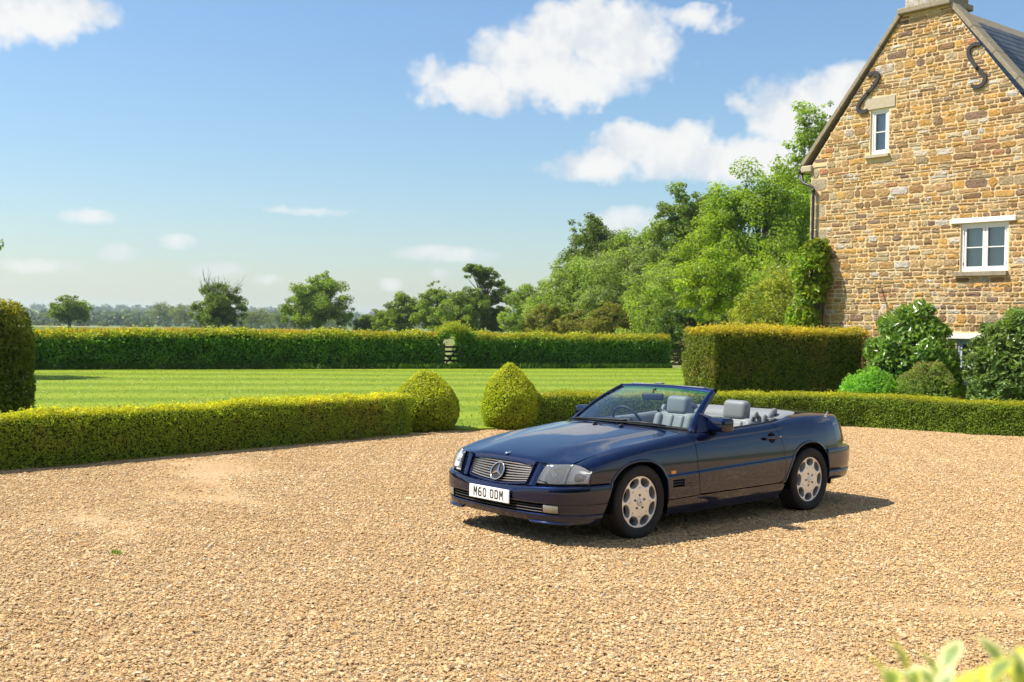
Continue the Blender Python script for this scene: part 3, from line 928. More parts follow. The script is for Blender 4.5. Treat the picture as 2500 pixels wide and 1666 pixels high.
# copse left of centre
tree('copse_tree', 'low rounded tree at the outer end of the copse', (-17.5, 150), 4.0, [E_(0, 0, 1.9, 2.4, 1.7), E_(-1.8, 0, 1.2, 1.8, 1.2)], 3200, .30, DARK, TG, .2, clumpn=34)
tree('copse_tree', 'dense olive green tree sloping up inside the copse', (-13.6, 143), 5.6, [E_(0, 0, 2.8, 2.7, 2.4), E_(-1.4, 0, 2.0, 2.4, 1.9)], 5200, .30, DARK + MID, TG, .24, clumpn=44)
tree('copse_tree', 'copse tree with a small twiggy tuft rising from its top', (-9.2, 140), 7.4, [E_(0, 0, 3.3, 2.9, 2.6), E_(-.6, 0, 6.3, .9, .9), E_(.8, 0, 5.6, 1.1, .9)], 6800, .29, MID, TG, .26, clumpn=56)
tree('copse_tree', 'broad dark copse tree covered in ivy below the tall one', (-5.6, 134), 6.2, [E_(0, 0, 3.2, 3.0, 2.6), E_(1.2, 0, 4.6, 1.8, 1.3)], 6600, .29, DARK + MID, TG, .3, clumpn=52)
tree('copse_tree', 'tallest copse tree with a flat wind-blown top and open branches', (-3.6, 137), 9.4, [E_(-.8, 0, 8.2, 1.9, 1.0), E_(.9, 0, 7.2, 1.9, .9), E_(2.6, 0, 5.2, 1.7, 1.0), E_(.2, 0, 3.6, 1.7, 2.2), E_(1.6, 0, 2.4, 1.9, 1.8)], 7600, .28, DARK + [(.06, .10, .016)], TG, .34, clumpn=62, cl=.25)
# wood on the right
WG = 'trees of the wood beside the house'
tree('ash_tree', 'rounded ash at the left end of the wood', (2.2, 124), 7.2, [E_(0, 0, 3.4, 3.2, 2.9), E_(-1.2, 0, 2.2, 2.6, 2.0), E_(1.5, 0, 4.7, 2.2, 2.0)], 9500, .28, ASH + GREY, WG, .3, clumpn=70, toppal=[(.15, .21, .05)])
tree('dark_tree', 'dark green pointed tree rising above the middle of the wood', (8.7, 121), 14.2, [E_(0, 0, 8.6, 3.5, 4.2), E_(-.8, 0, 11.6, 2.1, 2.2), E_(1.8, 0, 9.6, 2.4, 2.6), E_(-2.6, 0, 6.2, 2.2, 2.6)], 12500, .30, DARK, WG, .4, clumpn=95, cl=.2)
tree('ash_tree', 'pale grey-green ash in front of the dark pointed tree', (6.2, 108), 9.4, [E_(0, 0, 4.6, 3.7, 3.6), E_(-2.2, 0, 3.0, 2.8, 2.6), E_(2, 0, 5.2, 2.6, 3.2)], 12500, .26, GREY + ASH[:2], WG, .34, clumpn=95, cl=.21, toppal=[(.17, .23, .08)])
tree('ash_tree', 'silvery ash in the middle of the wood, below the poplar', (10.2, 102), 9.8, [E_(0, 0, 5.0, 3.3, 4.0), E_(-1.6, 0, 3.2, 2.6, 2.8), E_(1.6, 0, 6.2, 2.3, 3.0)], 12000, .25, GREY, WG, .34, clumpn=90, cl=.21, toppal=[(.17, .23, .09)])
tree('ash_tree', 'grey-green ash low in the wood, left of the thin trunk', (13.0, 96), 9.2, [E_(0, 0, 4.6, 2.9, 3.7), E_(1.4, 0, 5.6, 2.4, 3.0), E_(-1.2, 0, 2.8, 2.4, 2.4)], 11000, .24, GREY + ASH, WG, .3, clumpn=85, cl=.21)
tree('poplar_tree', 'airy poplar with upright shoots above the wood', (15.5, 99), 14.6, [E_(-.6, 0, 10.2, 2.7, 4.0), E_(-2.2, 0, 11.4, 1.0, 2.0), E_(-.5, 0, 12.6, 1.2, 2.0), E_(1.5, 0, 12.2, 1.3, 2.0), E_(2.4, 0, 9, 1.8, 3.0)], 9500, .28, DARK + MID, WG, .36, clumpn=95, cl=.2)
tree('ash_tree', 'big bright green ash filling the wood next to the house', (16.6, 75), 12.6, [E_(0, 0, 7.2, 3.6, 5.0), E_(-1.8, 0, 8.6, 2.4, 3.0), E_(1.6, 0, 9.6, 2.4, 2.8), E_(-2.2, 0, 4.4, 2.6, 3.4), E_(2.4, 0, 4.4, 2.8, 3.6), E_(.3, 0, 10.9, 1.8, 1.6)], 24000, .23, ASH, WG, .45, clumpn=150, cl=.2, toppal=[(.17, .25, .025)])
tree('ash_tree', 'yellow-green young ash left of the big bright ash', (14.0, 80), 10.6, [E_(0, 0, 5.8, 2.4, 4.4), E_(-1.2, 0, 4.0, 2.2, 3.4), E_(.6, 0, 8.4, 1.6, 2.0)], 12000, .22, ASH + [(.14, .19, .02)], WG, .3, clumpn=85, cl=.22)
tree('poplar_tree', 'tall poplar with pointed tufts rising behind the gable', (24.0, 92), 20.6, [E_(0, 0, 15.5, 2.3, 4.6), E_(-1.9, 0, 14.2, 1.2, 3.0), E_(1.2, 0, 18.0, 1.1, 2.5), E_(-.5, 0, 16.8, 1.1, 2.3), E_(-1.2, 0, 11, 2.6, 3.5), E_(0, 0, 6, 3, 5)], 13000, .27, ASH + MID, WG, .45, clumpn=110, cl=.2)
tree('young_tree', 'slim young tree with a visible thin trunk in front of the wood', (8.75, 50), 5.9, [E_(0, 0, 4.3, 1.15, 1.3), E_(-.6, 0, 3.4, .95, .8), E_(.5, 0, 3.5, .9, .9), E_(-.3, 0, 2.6, .9, .5)], 4200, .14, ASH + [(.14, .18, .02)], WG, .085, clumpn=48, cl=.26, fork=.45)
tree('wood_edge_tree', 'bushy yellow-green tree low beside the house corner', (11.4, 46), 4.9, [E_(0, 0, 2.4, 1.7, 2.2), E_(-1.2, 0, 1.8, 1.4, 1.7), E_(1.4, 0, 2.3, 1.5, 2.1)], 10500, .14, [(.12, .15, .03), (.15, .18, .035), (.09, .12, .025)], WG, .14, clumpn=90, cl=.22)
tree('wood_edge_tree', 'dark green bush at the gap between the field hedge and the yew hedge', (8.6, 58), 3.4, [E_(0, 0, 1.6, 1.3, 1.5), E_(1.4, 0, 1.8, 1.4, 1.6)], 4200, .17, [(.03, .06, .014), (.04, .075, .016)], WG, .12, clumpn=40)  # leaf colours darker than in the rest of the wood
tree('ash_tree', 'tall pale ash closing the wood between the dark tree and the poplar', (12.1, 112), 12.4, [E_(0, 0, 6.6, 3.0, 5.0), E_(-1.8, 0, 5.0, 2.6, 3.8), E_(1.6, 0, 8.4, 2.2, 3.4)], 13000, .28, ASH + MID, WG, .34, clumpn=95, cl=.21)
tree('wood_edge_tree', 'dense green tree filling the wood between the young tree and the house', (14.2, 62), 7.2, [E_(0, 0, 3.4, 2.4, 3.2), E_(-1.8, 0, 2.6, 2.0, 2.5), E_(2.0, 0, 3.0, 2.2, 2.9)], 12000, .17, ASH + [(.12, .16, .025)], WG, .2, clumpn=90, cl=.22)
tree('wood_edge_tree', 'bushy green tree low in the wood behind the end of the field hedge', (10.4, 70), 6.0, [E_(0, 0, 2.8, 2.3, 2.7), E_(-1.9, 0, 2.2, 1.9, 2.1), E_(1.7, 0, 2.9, 2.0, 2.6)], 10500, .18, GREY + ASH, WG, .2, clumpn=84, cl=.22)
for lab, bx, by, hh, rr in [('rusty brown hawthorn at the left foot of the wood', 2.9, 93, 3.6, 1.7), ('rusty brown hawthorn at the middle foot of the wood', 5.3, 90, 2.9, 2.0), ('rusty brown hawthorn nearest the silvery ash', 7.3, 87, 3.7, 1.7)]:
    tree('hawthorn', lab, (bx, by), hh, [E_(0, 0, hh * .5, rr, hh * .45), E_(rr * .7, 0, hh * .4, rr * .7, hh * .35)], 3400, .2, [(.085, .10, .018), (.10, .10, .02), (.07, .10, .016)], 'hawthorns at the foot of the wood', .12, clumpn=36)
tree('edge_tree', 'tree outside the picture whose leafy twigs enter at the far left', (-16.72, 33), 6.6, [E_(0, 0, 4.4, 1.5, 1.6), E_(1.05, 0, 4.45, .62, .35), E_(.95, 0, 3.6, .6, .16)], 5200, .12, MID, None, .14, clumpn=60)

for lab, bx, by, hh in (('first of the unseen tall trees added behind the camera for the car paint to mirror', -19, -19, 11.5), ('second of the unseen tall trees added behind the camera for the car paint to mirror', -10, -21, 12.5), ('third of the unseen tall trees added behind the camera for the car paint to mirror', -1, -20, 11.0), ('fourth of the unseen tall trees added behind the camera for the car paint to mirror', 8, -21, 12.5), ('fifth of the unseen tall trees added behind the camera for the car paint to mirror', 17, -19, 11.5), ('sixth of the unseen tall trees added behind the camera for the car paint to mirror', 26, -16, 12.0)):
    tree('tall_tree', lab, (bx, by), hh, [E_(0, 0, hh * .55, 5.2, hh * .42), E_(2.5, 0, hh * .4, 4.2, hh * .36), E_(-2.5, 0, hh * .42, 4.2, hh * .38)], 1500, .75, DARK, 'unseen tall trees added for the car paint to mirror', .3, clumpn=20, cl=.3)  # out of view, added to darken the reflections in the car's side

# distant countryside: trees that can be told apart, and woods that read as one mass
FAR = [(.040, .070, .030), (.055, .085, .034), (.07, .10, .038)]
far_specs = [(-150, 520, 9, 'pale bushy tree in the far fields at the left edge'), (-190, 620, 12, 'dark far tree by the pale hillside field'), (-112, 430, 6, 'rounded willow in the far fields left of the half-bare tree'), (-92, 400, 5.5, 'lone rounded bush in the far fields'), (-125, 560, 8, 'far tree standing behind the small airy tree'), (-78, 380, 5, 'low far thicket beyond the hedge'), (-64, 420, 6, 'far tree between the half-bare tree and the round tree'), (-50, 460, 6.5, 'small far tree beside the round leafy tree')]
for fx, fy, fh, lab in far_specs:
    tree('distant_tree', lab, (fx, fy), fh, [E_(0, 0, fh * .5, fh * .55, fh * .5), E_(fh * .5, 0, fh * .38, fh * .42, fh * .36), E_(-fh * .5, 0, fh * .4, fh * .4, fh * .38)], 900, fh * .085, FAR + [(.09, .12, .04)], 'lone trees in the far fields', fh * .03, clumpn=30, cl=.3)


def woodland():
    Ps, S = [], []
    def row(a, b, n, h, spread):
        t = rng.random(n); p = np.array(a) + (np.array(b) - np.array(a)) * t[:, None] + rng.normal(0, spread, (n, 2))
        Ps.append(np.c_[p, rng.uniform(.6, 1.2, n) * h]); 
    row((-420, 900), (-60, 1050), 110, 11, 22)
    row((-520, 1250), (0, 1400), 150, 13, 40)
    row((-700, 1750), (60, 1900), 190, 15, 50)
    row((-900, 2300), (300, 2600), 220, 18, 60)
    row((-330, 700), (-190, 760), 40, 9, 14)
    row((-260, 560), (-60, 610), 46, 4.5, 8)
    T = np.vstack(Ps)
    D = np.hypot(T[:, 0], T[:, 1]); az = np.arctan2(T[:, 0], T[:, 1])
    ridge = np.clip((D - 900) / 1500, 0, 1) ** 1.5
    hgt = 16 + 10 * np.sin(az * 9 + 1.2) + 8 * np.sin(az * 21 + .4) + 26 * np.clip((-az - .18) / .3, 0, 1)
    z = -.03 - 3.0 * np.clip((D - 160) / 500, 0, 1) * (1 - ridge) + ridge * (np.clip(hgt, 0, 70) * .55 + 3)
    k = 70
    d = sph(len(T) * k).reshape(len(T), k, 3); d[:, :, 2] = np.abs(d[:, :, 2]) * 1.0
    c = np.c_[T[:, :2], z]
    P = c[:, None, :] + d * (T[:, 2] * .62)[:, None, None] * np.array([1, 1, 1.25]) * rng.uniform(.6, 1.05, (len(T), k, 1))
    n = len(T) * k
    col = np.repeat(pick(FAR, len(T)), k, 0) * rng.uniform(.7, 1.3, (n, 1))
    L = np.repeat(T[:, 2] * .33, k)
    o = link('distant_woodland', leaf_mesh('distant_woodland', P.reshape(-1, 3), unit(d.reshape(-1, 3) + sph(n) * .5), sph(n), L, L * .8, col, M['leaf']))
    tag(o, 'far hedgerows and woods along the horizon', 'woodland', kind='stuff')


woodland()


def grass_scatter():
    # blades over the part of the lawn in view, longer at the foot of the field hedge, and daisies
    n = 36000
    y = 19.2 + (rng.random(n) ** 1.3) * 29; x = rng.uniform(-.5, .36, n) * (y + 2)
    lim = np.interp(x, np.r_[L_FRONT[:, 0], R_FRONT[:, 0]], np.r_[L_FRONT[:, 1], R_FRONT[:, 1]]) + .45
    far = 37.6 + (x + 15.8) * .515
    ok = (y > lim) & (y < far) & ~((x > 3.2) & (y > 22.0 + (x - 3.2) * .3) & (x > 9)); x, y = x[ok], y[ok]; n = len(x)
    L = rng.uniform(.02, .045, n)
    col = pick([(.15, .20, .012), (.21, .26, .018), (.11, .16, .01)], n)
    P = np.c_[x, y, .03 + L * .35]
    # rough fringe
    m = 16000; t = rng.random(m); fx = -34 + t * 41; fy = 28.45 + (fx + 34) * .5165 - rng.uniform(.0, .35, m)
    L2 = rng.uniform(.1, .32, m)
    P = np.vstack([P, np.c_[fx, fy, .02 + L2 * .4]]); L = np.r_[L, L2]
    col = np.vstack([col, pick([(.05, .11, .015), (.07, .14, .02), (.04, .09, .012)], m)])
    n = len(P)
    me = leaf_mesh('grass', P, unit(sph(n) * [1, 1, .25]), np.array([0, 0, 1.]) + sph(n) * .45, L, .016 + L * .05, col, M['leaf'], .05)
    o = link('grass', me); tag(o, 'short lawn grass with a rough fringe along the field hedge', 'grass', kind='stuff')
    k = 700; t = rng.random(k)
    fx = np.r_[-34 + rng.random(520) * 30, rng.uniform(-11, 5, 180)]; fy = np.r_[28.3 + (fx[:520] + 34) * .5165 - rng.uniform(.02, .25, 520), rng.uniform(22, 38, 180)]
    P = np.c_[fx, fy, np.full(k, .05) + np.r_[rng.uniform(0, .1, 520), np.zeros(180)]]
    me = leaf_mesh('daisies', P, unit(np.array([0, -.5, 1.]) + sph(k) * .3), sph(k), .035, .035, np.full((k, 3), .40), M['leaf'], .0)
    o = link('daisies', me); tag(o, 'tiny white daisies in the grass', 'flowers', kind='stuff')


grass_scatter()

# ------------------------------------------------------------------ triangulated panel helper
def in_poly(pt, poly):
    x, y = pt; c = False; n = len(poly); j = n - 1
    for i in range(n):
        xi, yi = poly[i]; xj, yj = poly[j]
        if (yi > y) != (yj > y) and x < (xj - xi) * (y - yi) / (yj - yi + 1e-15) + xi:
            c = not c
        j = i
    return c


def densify(poly, step):
    out = []
    for a, b in zip(poly, poly[1:] + poly[:1]):
        L = math.hypot(b[0] - a[0], b[1] - a[1]); k = max(1, int(math.ceil(L / step)))
        for i in range(k):
            t = i / k; out.append((a[0] + (b[0] - a[0]) * t, a[1] + (b[1] - a[1]) * t))
    return out


def cdt(poly, holes=(), inner=(), lines=()):
    """constrained triangulation of poly minus holes -> (points, tris)"""
    pts, ed = [], []
    for loop in [poly] + list(holes):
        b = len(pts); pts += [Vector(p) for p in loop]; ed += [(b + i, b + (i + 1) % len(loop)) for i in range(len(loop))]
    for ln in lines:
        b = len(pts); pts += [Vector(p) for p in ln]; ed += [(b + i, b + i + 1) for i in range(len(ln) - 1)]
    pts += [Vector(p) for p in inner]
    co, _, fa, *_ = delaunay_2d_cdt(pts, ed, [], 0, 1e-5)
    co = [(c.x, c.y) for c in co]; T = []
    for f in fa:
        c = (sum(co[i][0] for i in f) / len(f), sum(co[i][1] for i in f) / len(f))
        if in_poly(c, poly) and not any(in_poly(c, h) for h in holes):
            T.append(list(f))
    return co, T


# ------------------------------------------------------------------ stone house
def mat_stone(name='wall_stone'):
    m, g, p, o = mat_new(name)
    at = g.node('ShaderNodeAttribute', attribute_name='col')
    tc = g.node('ShaderNodeNewGeometry'); P = tc.outputs['Position']
    n = g.noise(P, 26, 6, .65); n2 = g.noise(P, 7, 3, .5)
    c = g.mix(g.smooth(n, .25, .75), g.mix(1.0, at.outputs['Color'], (.66, .60, .53), 'MULTIPLY'), g.mix(1.0, at.outputs['Color'], (1.25, 1.22, 1.15), 'MULTIPLY'))
    l = g.noise(P, 48, 5, .7); l2 = g.m('ADD', l, g.m('MULTIPLY', g.m('SUBTRACT', n2, .5), .5))
    thr = g.m('SUBTRACT', .80, g.m('MULTIPLY', at.outputs['Alpha'], .36))
    lm = g.m('MULTIPLY', g.smooth(g.m('SUBTRACT', l2, thr), 0.0, .05), .85)
    c = g.mix(lm, c, (.58, .565, .53))
    g.l.new(c, p.inputs['Base Color']); p.inputs['Roughness'].default_value = .9; p.inputs['Specular IOR Level'].default_value = .15
    b = g.bump(g.noise(P, 18, 7, .72), 1.0, .03)
    g.l.new(g.bump(n, .6, .012, b), p.inputs['Normal'])
    return m


M['stone'] = mat_stone()
M['mortar'] = simple('lime_mortar', (.70, .535, .30), .95, spec=.1, noise=.14, nscale=9, bump=.5, bscale=90)
M['coping'] = simple('coping_stone', (.30, .255, .185), .95, spec=.1, noise=.5, nscale=16, bump=.8, bscale=45)
M['ashlar'] = simple('dressed_stone', (.47, .40, .29), .9, spec=.15, noise=.22, nscale=20, bump=.4, bscale=70)
M['white'] = simple('white_paint', (.80, .80, .78), .45, noise=.03, nscale=15)
M['greypaint'] = simple('pale_blue_grey_paint', (.52, .60, .63), .5, noise=.05, nscale=12)
M['iron'] = simple('painted_iron', (.035, .034, .034), .6, spec=.4, noise=.3, nscale=30, bump=.3, bscale=60)
M['pipe'] = simple('brown_black_pipe', (.045, .038, .034), .45, spec=.4, noise=.3, nscale=20)
M['ridge'] = simple('ridge_stone', (.36, .31, .22), .95, spec=.1, noise=.4, nscale=14, bump=.6, bscale=40)
M['blind'] = simple('window_blind', (.46, .56, .60), .8, noise=.08, nscale=3)


def mat_slate():
    m, g, p, o = mat_new('blue_slate')
    oi = g.node('ShaderNodeObjectInfo'); geo = g.node('ShaderNodeNewGeometry')
    c = g.ramp(oi.outputs['Random'], [(0, (.045, .058, .075)), (.5, (.062, .078, .10)), (1, (.085, .098, .115))])
    c = g.mix(g.m('MULTIPLY', g.noise(geo.outputs['Position'], 12, 5), .4), c, (.10, .105, .10))
    g.l.new(c, p.inputs['Base Color']); p.inputs['Roughness'].default_value = .5
    g.l.new(g.bump(g.noise(geo.outputs['Position'], 40, 4), .3, .006), p.inputs['Normal'])
    return m


def mat_glass(name, tint=(.86, .93, .92), ior=1.5, rough=0.0):
    m, g, p, o = mat_new(name); g.n.remove(p)
    tr = g.node('ShaderNodeBsdfTransparent'); tr.inputs[0].default_value = (*tint, 1)
    gl = g.node('ShaderNodeBsdfGlossy'); gl.inputs['Roughness'].default_value = rough
    fr = g.node('ShaderNodeFresnel'); fr.inputs[0].default_value = ior
    ms = g.node('ShaderNodeMixShader')
    g.l.new(g.m('MULTIPLY', fr.outputs[0], 1.6, clamp=True), ms.inputs[0]); g.l.new(tr.outputs[0], ms.inputs[1]); g.l.new(gl.outputs[0], ms.inputs[2]); g.l.new(ms.outputs[0], o.inputs[0])
    return m


M['slate'] = mat_slate()
M['winglass'] = mat_glass('window_glass', (.90, .95, .96))

HS = empty('stone_house', (7.034, 27.0, 0), math.atan2(-.7771, .6293))
tag(HS, 'honey-coloured rubble stone house gable with white windows and a chimney', 'house')


def build_house():
    W_ = 5.8; zE = 5.68; zA = 8.78; sA0, sA1 = 2.36, 3.44
    outline = [(0, 0), (W_, 0), (W_, zE), (sA1, zA), (sA0, zA), (0, zE)]
    wins = [(1.585, 2.05, 5.775, 6.795), (3.83, 4.875, 3.085, 4.095), (3.79, 4.85, .70, 1.66)]
    holes = [[(a, c), (b, c), (b, d), (a, d)] for a, b, c, d in wins]
    co, T = cdt(outline, holes)
    V = [(x, .0, z) for x, z in co]; F = [list(t) for t in T]
    # reveals
    for a, b, c, d in wins:
        k = len(V)
        V += [(a, 0, c), (b, 0, c), (b, 0, d), (a, 0, d), (a, .22, c), (b, .22, c), (b, .22, d), (a, .22, d)]
        F += [[k, k + 1, k + 5, k + 4], [k + 1, k + 2, k + 6, k + 5], [k + 2, k + 3, k + 7, k + 6], [k + 3, k, k + 4, k + 7]]
    wall = link('gable_wall', mesh_np('gable_wall', V, F, False, M['mortar']), HS)
    # remaining walls of the house
    Dp = 9.0
    V = [(.004, .002, 0), (.004, .002, zE), (.004, Dp, zE), (.004, Dp, 0), (W_ - .004, .002, 0), (W_ - .004, .002, zE), (W_ - .004, Dp, zE), (W_ - .004, Dp, 0), (2.9, Dp, 8.9)]
    link('side_walls', mesh_np('side_walls', V, [[0, 1, 2, 3], [4, 7, 6, 5], [3, 2, 8, 6, 7]], False, M['mortar']), HS)

    # stones --------------------------------------------------------
    r = np.random.default_rng(21)
    pal = np.array([(.47, .32, .155), (.49, .35, .185), (.52, .32, .115), (.35, .225, .115), (.29, .185, .105), (.45, .36, .23), (.51, .42, .28), (.56, .34, .11), (.24, .165, .12), (.40, .25, .12), (.43, .22, .12), (.40, .32, .21)])
    wt = np.array([.19, .17, .12, .11, .09, .10, .06, .05, .04, .05, .01, .05]); wt /= wt.sum()
    blocks = [(1.585 - .01, 2.05 + .01, 5.775, 6.795), (1.43, 2.22, 6.79, 7.07), (1.46, 2.11, 5.69, 5.775), (3.82, 4.885, 3.085, 4.095), (3.60, 5.05, 4.09, 4.21), (3.70, 4.90, 2.975, 3.085), (3.78, 4.86, .70, 1.66), (3.58, 5.05, 1.66, 1.785), (3.74, 4.90, .62, .70)]

    def slim(z):                 # s limits of the wall face at height z
        if z <= zE: return 0.0, W_
        t = (z - zE) / (zA - zE)
        return t * sA0, W_ - t * (W_ - sA1)
    items = []                   # (s0,s1, z at four corners, colour, lichen, quoin)
    # quoins at the corner
    z = 0; k = 0; quoin = []
    while z < zE - .05:
        h = r.uniform(.2, .36); wq = r.uniform(.40, .52) if k % 2 else r.uniform(.22, .30)
        z1 = min(z + h, zE); quoin.append((z, z1, wq)); z = z1; k += 1
    for (a, b, wq) in quoin:
        items.append((.0, wq, a, a, b, b, np.array((.49, .42, .30)) * r.uniform(.85, 1.1), .15))
    z = 0.0; rows = [0.0]
    while rows[-1] < zA - .05:
        h = r.choice([.062, .078, .095, .115, .145, .18], p=[.14, .26, .27, .18, .10, .05]) * r.uniform(.9, 1.1)
        rows.append(min(rows[-1] + h, zA))
    ph = r.uniform(0, 6.28, len(rows) + 1)
    wav = lambda i, s: (0 if i in (0, len(rows) - 1) else .010 * math.sin(s * 1.7 + ph[i]) + .007 * math.sin(s * 5.1 + ph[i] * 2))
    for i in range(len(rows) - 1):
        za, zb = rows[i], rows[i + 1]; zm = (za + zb) / 2; h = zb - za
        lo, hi = slim(zm)
        if zm < zE:
            for (a, b, wq) in quoin:
                if a <= zm < b: lo = wq
        s = lo
        while s < hi - .03:
            w = float(np.clip(r.lognormal(math.log(.205 if h < .135 else .27), .38), .09, .55)) * (1.0 if h > .09 else 1.1)
            s1 = min(s + w, hi)
            if hi - s1 < .07: s1 = hi
            segs = [(s, s1)]
            for (a, b, c, d) in blocks:
                ns = []
                for (u, v) in segs:
                    if zb <= c + .025 or za >= d - .025 or v <= a or u >= b: ns.append((u, v)); continue
                    if u < a - .05: ns.append((u, a))
                    if v > b + .05: ns.append((b, v))
                segs = ns
            for (u, v) in segs:
                if v - u < .05: continue
                lich = float(r.choice([0, .25, .55, 1.0], p=[.58, .24, .12, .06]))
                c = pal[r.choice(len(pal), p=wt)] * r.uniform(.82, 1.18)
                zs = [za + wav(i, u), za + wav(i, v), zb + wav(i + 1, v), zb + wav(i + 1, u)]
                for (a, b, cc, d) in blocks:      # keep off openings above / below
                    if v > a and u < b:
                        if za < d < zb: zs[0] = zs[1] = d
                        if za < cc < zb: zs[2] = zs[3] = cc
                if min(zs[2], zs[3]) - max(zs[0], zs[1]) > .03:
                    items.append((u, v, zs[0], zs[1], zs[2], zs[3], c, lich))
                if r.random() < .10 and h > .13 and v - u > .2:
                    pass
            s = s1

    def stone_vf(it, joint=.0095):
        u, v, z0, z1, z2, z3, c, li = it
        w = v - u; h = ((z3 + z2) - (z0 + z1)) / 2
        j = joint * r.uniform(.7, 1.5); rc = min(w, h) * r.uniform(.12, .26)
        A = np.array([(u + j, z0 + j), (v - j, z1 + j), (v - j, z2 - j), (u + j, z3 - j)])
        pts = []
        for q in range(4):
            p0, p, p1 = A[q - 1], A[q], A[(q + 1) % 4]
            pts.append(p + (p0 - p) / (np.linalg.norm(p0 - p) + 1e-9) * min(rc * r.uniform(.7, 1.3), np.linalg.norm(p0 - p) * .4))
            pts.append(p + (p1 - p) / (np.linalg.norm(p1 - p) + 1e-9) * min(rc * r.uniform(.7, 1.3), np.linalg.norm(p1 - p) * .4))
            if q in (0, 2):
                pts.append((p + p1) / 2 + np.array([r.normal(0, w * .06), r.normal(0, h * .05)]))
        pts = np.array(pts); n = len(pts); cen = pts.mean(0)
        pr = r.uniform(.005, .016)
        ring0 = np.c_[pts[:, 0], np.full(n, .004), pts[:, 1]]
        ring1 = np.c_[pts[:, 0], np.full(n, -pr * .55), pts[:, 1]]
        ins = np.minimum(.02, .25 * h)
        d = cen - pts; d /= np.linalg.norm(d, axis=1)[:, None] + 1e-9
        p2 = pts + d * ins * r.uniform(.6, 1.3, (n, 1))
        ring2 = np.c_[p2[:, 0], -pr + r.normal(0, .0035, n), p2[:, 1]]
        V = np.vstack([ring0, ring1, ring2, [[cen[0], -pr - r.uniform(0, .008), cen[1]]]])
        F = []
        for q in range(n):
            q2 = (q + 1) % n
            F += [(q, q2, n + q2), (q, n + q2, n + q), (n + q, n + q2, 2 * n + q2), (n + q, 2 * n + q2, 2 * n + q), (2 * n + q, 2 * n + q2, 3 * n)]
        return V, np.array(F), np.tile(np.r_[c, li], (len(V), 1))
    area = np.array([(it[1] - it[0]) * (it[4] - it[2]) * (1 if (it[2] > 1.7 and it[0] < 5.2) else .01) for it in items])
    order = np.argsort(-area)
    own = set(order[:296].tolist())
    RV, RF, RC, kk = [], [], [], 0
    for i, it in enumerate(items):
        V, F, C = stone_vf(it)
        if i in own:
            link('stone', mesh_np('stone', V, F, False, M['stone'], {'col': C}), wall)
        else:
            RV.append(V); RF.append(F + kk); RC.append(C); kk += len(V)
    o = link('stonework', mesh_np('stonework', np.vstack(RV), np.vstack(RF), False, M['stone'], {'col': np.vstack(RC)}), wall)
    o['kind'] = 'stuff'

    # copings -------------------------------------------------------
    for sgn in (-1, 1):
        a = np.array([-.20, 5.70]) if sgn < 0 else np.array([W_ + .20, 5.70])
        b = np.array([2.34, 8.80]) if sgn < 0 else np.array([3.46, 8.80])
        L = np.linalg.norm(b - a); k = 5; dr = (b - a) / L
        ang = math.atan2(dr[1], dr[0])
        for i in range(k):
            c = a + dr * (L * (i + .5) / k)
            nrm = np.array([-dr[1], dr[0]]) if sgn < 0 else np.array([dr[1], -dr[0]])
            if sgn > 0: nrm = np.array([dr[1], -dr[0]])
            nrm = nrm if nrm[1] > 0 else -nrm
            c = c + nrm * .04
            rot = Matrix.Rotation(-ang, 3, 'Y')
            box_obj('coping_stone', (c[0], .14, c[1]), (L / k - .008, .42, .095), M['coping'], HS, rot, .012, 2)
        # kneeler
        s0 = -.10 if sgn < 0 else W_ + .10
        box_obj('kneeler', (s0, .12, 5.62), (.30, .40, .16), M['ashlar'], HS, None, .03, 2)
    # chimney -------------------------------------------------------
    ch = link('chimney', None, HS) if False else box_obj('chimney', (2.915, .40, 9.75), (1.04, .78, 1.9), M['mortar'], HS)
    box_obj('drip_course', (2.90, .36, 8.85), (1.26, .98, .13), M['coping'], ch, None, .02, 2)
    z = 8.92
    ci = 0
    while z < 10.6:
        h = r.uniform(.2, .32); u = 2.395
        while u < 3.40:
            w = r.uniform(.22, .45); v = min(u + w, 3.435)
            if 3.435 - v < .12: v = 3.435
            V, F, C = stone_vf((u, v, z, z, z + h, z + h, np.array((.36, .30, .22)) * r.uniform(.75, 1.2), r.choice([.3, .6, 1.0])))
            V = V + [0, .01, 0]
            link('stone', mesh_np('stone', V, F, False, M['stone'], {'col': C}), ch)
            u = v
        u = .02
        while u < .74:
            w = r.uniform(.22, .4); v = min(u + w, .78)
            if .78 - v < .12: v = .78
            V, F, C = stone_vf((u, v, z, z, z + h, z + h, np.array((.34, .29, .22)) * r.uniform(.75, 1.2), r.choice([.3, .6, 1.0])))
            V = np.c_[3.435 - V[:, 1], V[:, 0] + .01, V[:, 2]]
            link('stone', mesh_np('stone', V, F, False, M['stone'], {'col': C}), ch)
            u = v
        z += h
    # roof ----------------------------------------------------------
    zr = 8.98; ze = 5.35; sr = 2.9; se = 6.05
    V = [(sr, .25, zr), (se, .25, ze), (se, Dp + .2, ze), (sr, Dp + .2, zr), (-.25, .25, ze), (-.25, Dp + .2, ze)]
    roof = link('roof', mesh_np('roof', V, [[0, 1, 2, 3], [0, 3, 5, 4]], False, M['slate']), HS)
    dr = np.array([se - sr, ze - zr]); Ls = np.linalg.norm(dr); dr = dr / Ls; nn = np.array([-dr[1], dr[0]])
    sm = bpy.data.meshes.new('slate')
    bm = bmesh.new(); box_bm(bm, (0, 0, 0), (.42, .292, .010)); bm.to_mesh(sm); bm.free(); sm.materials.append(M['slate'])
    ang = math.atan2(dr[1], dr[0])
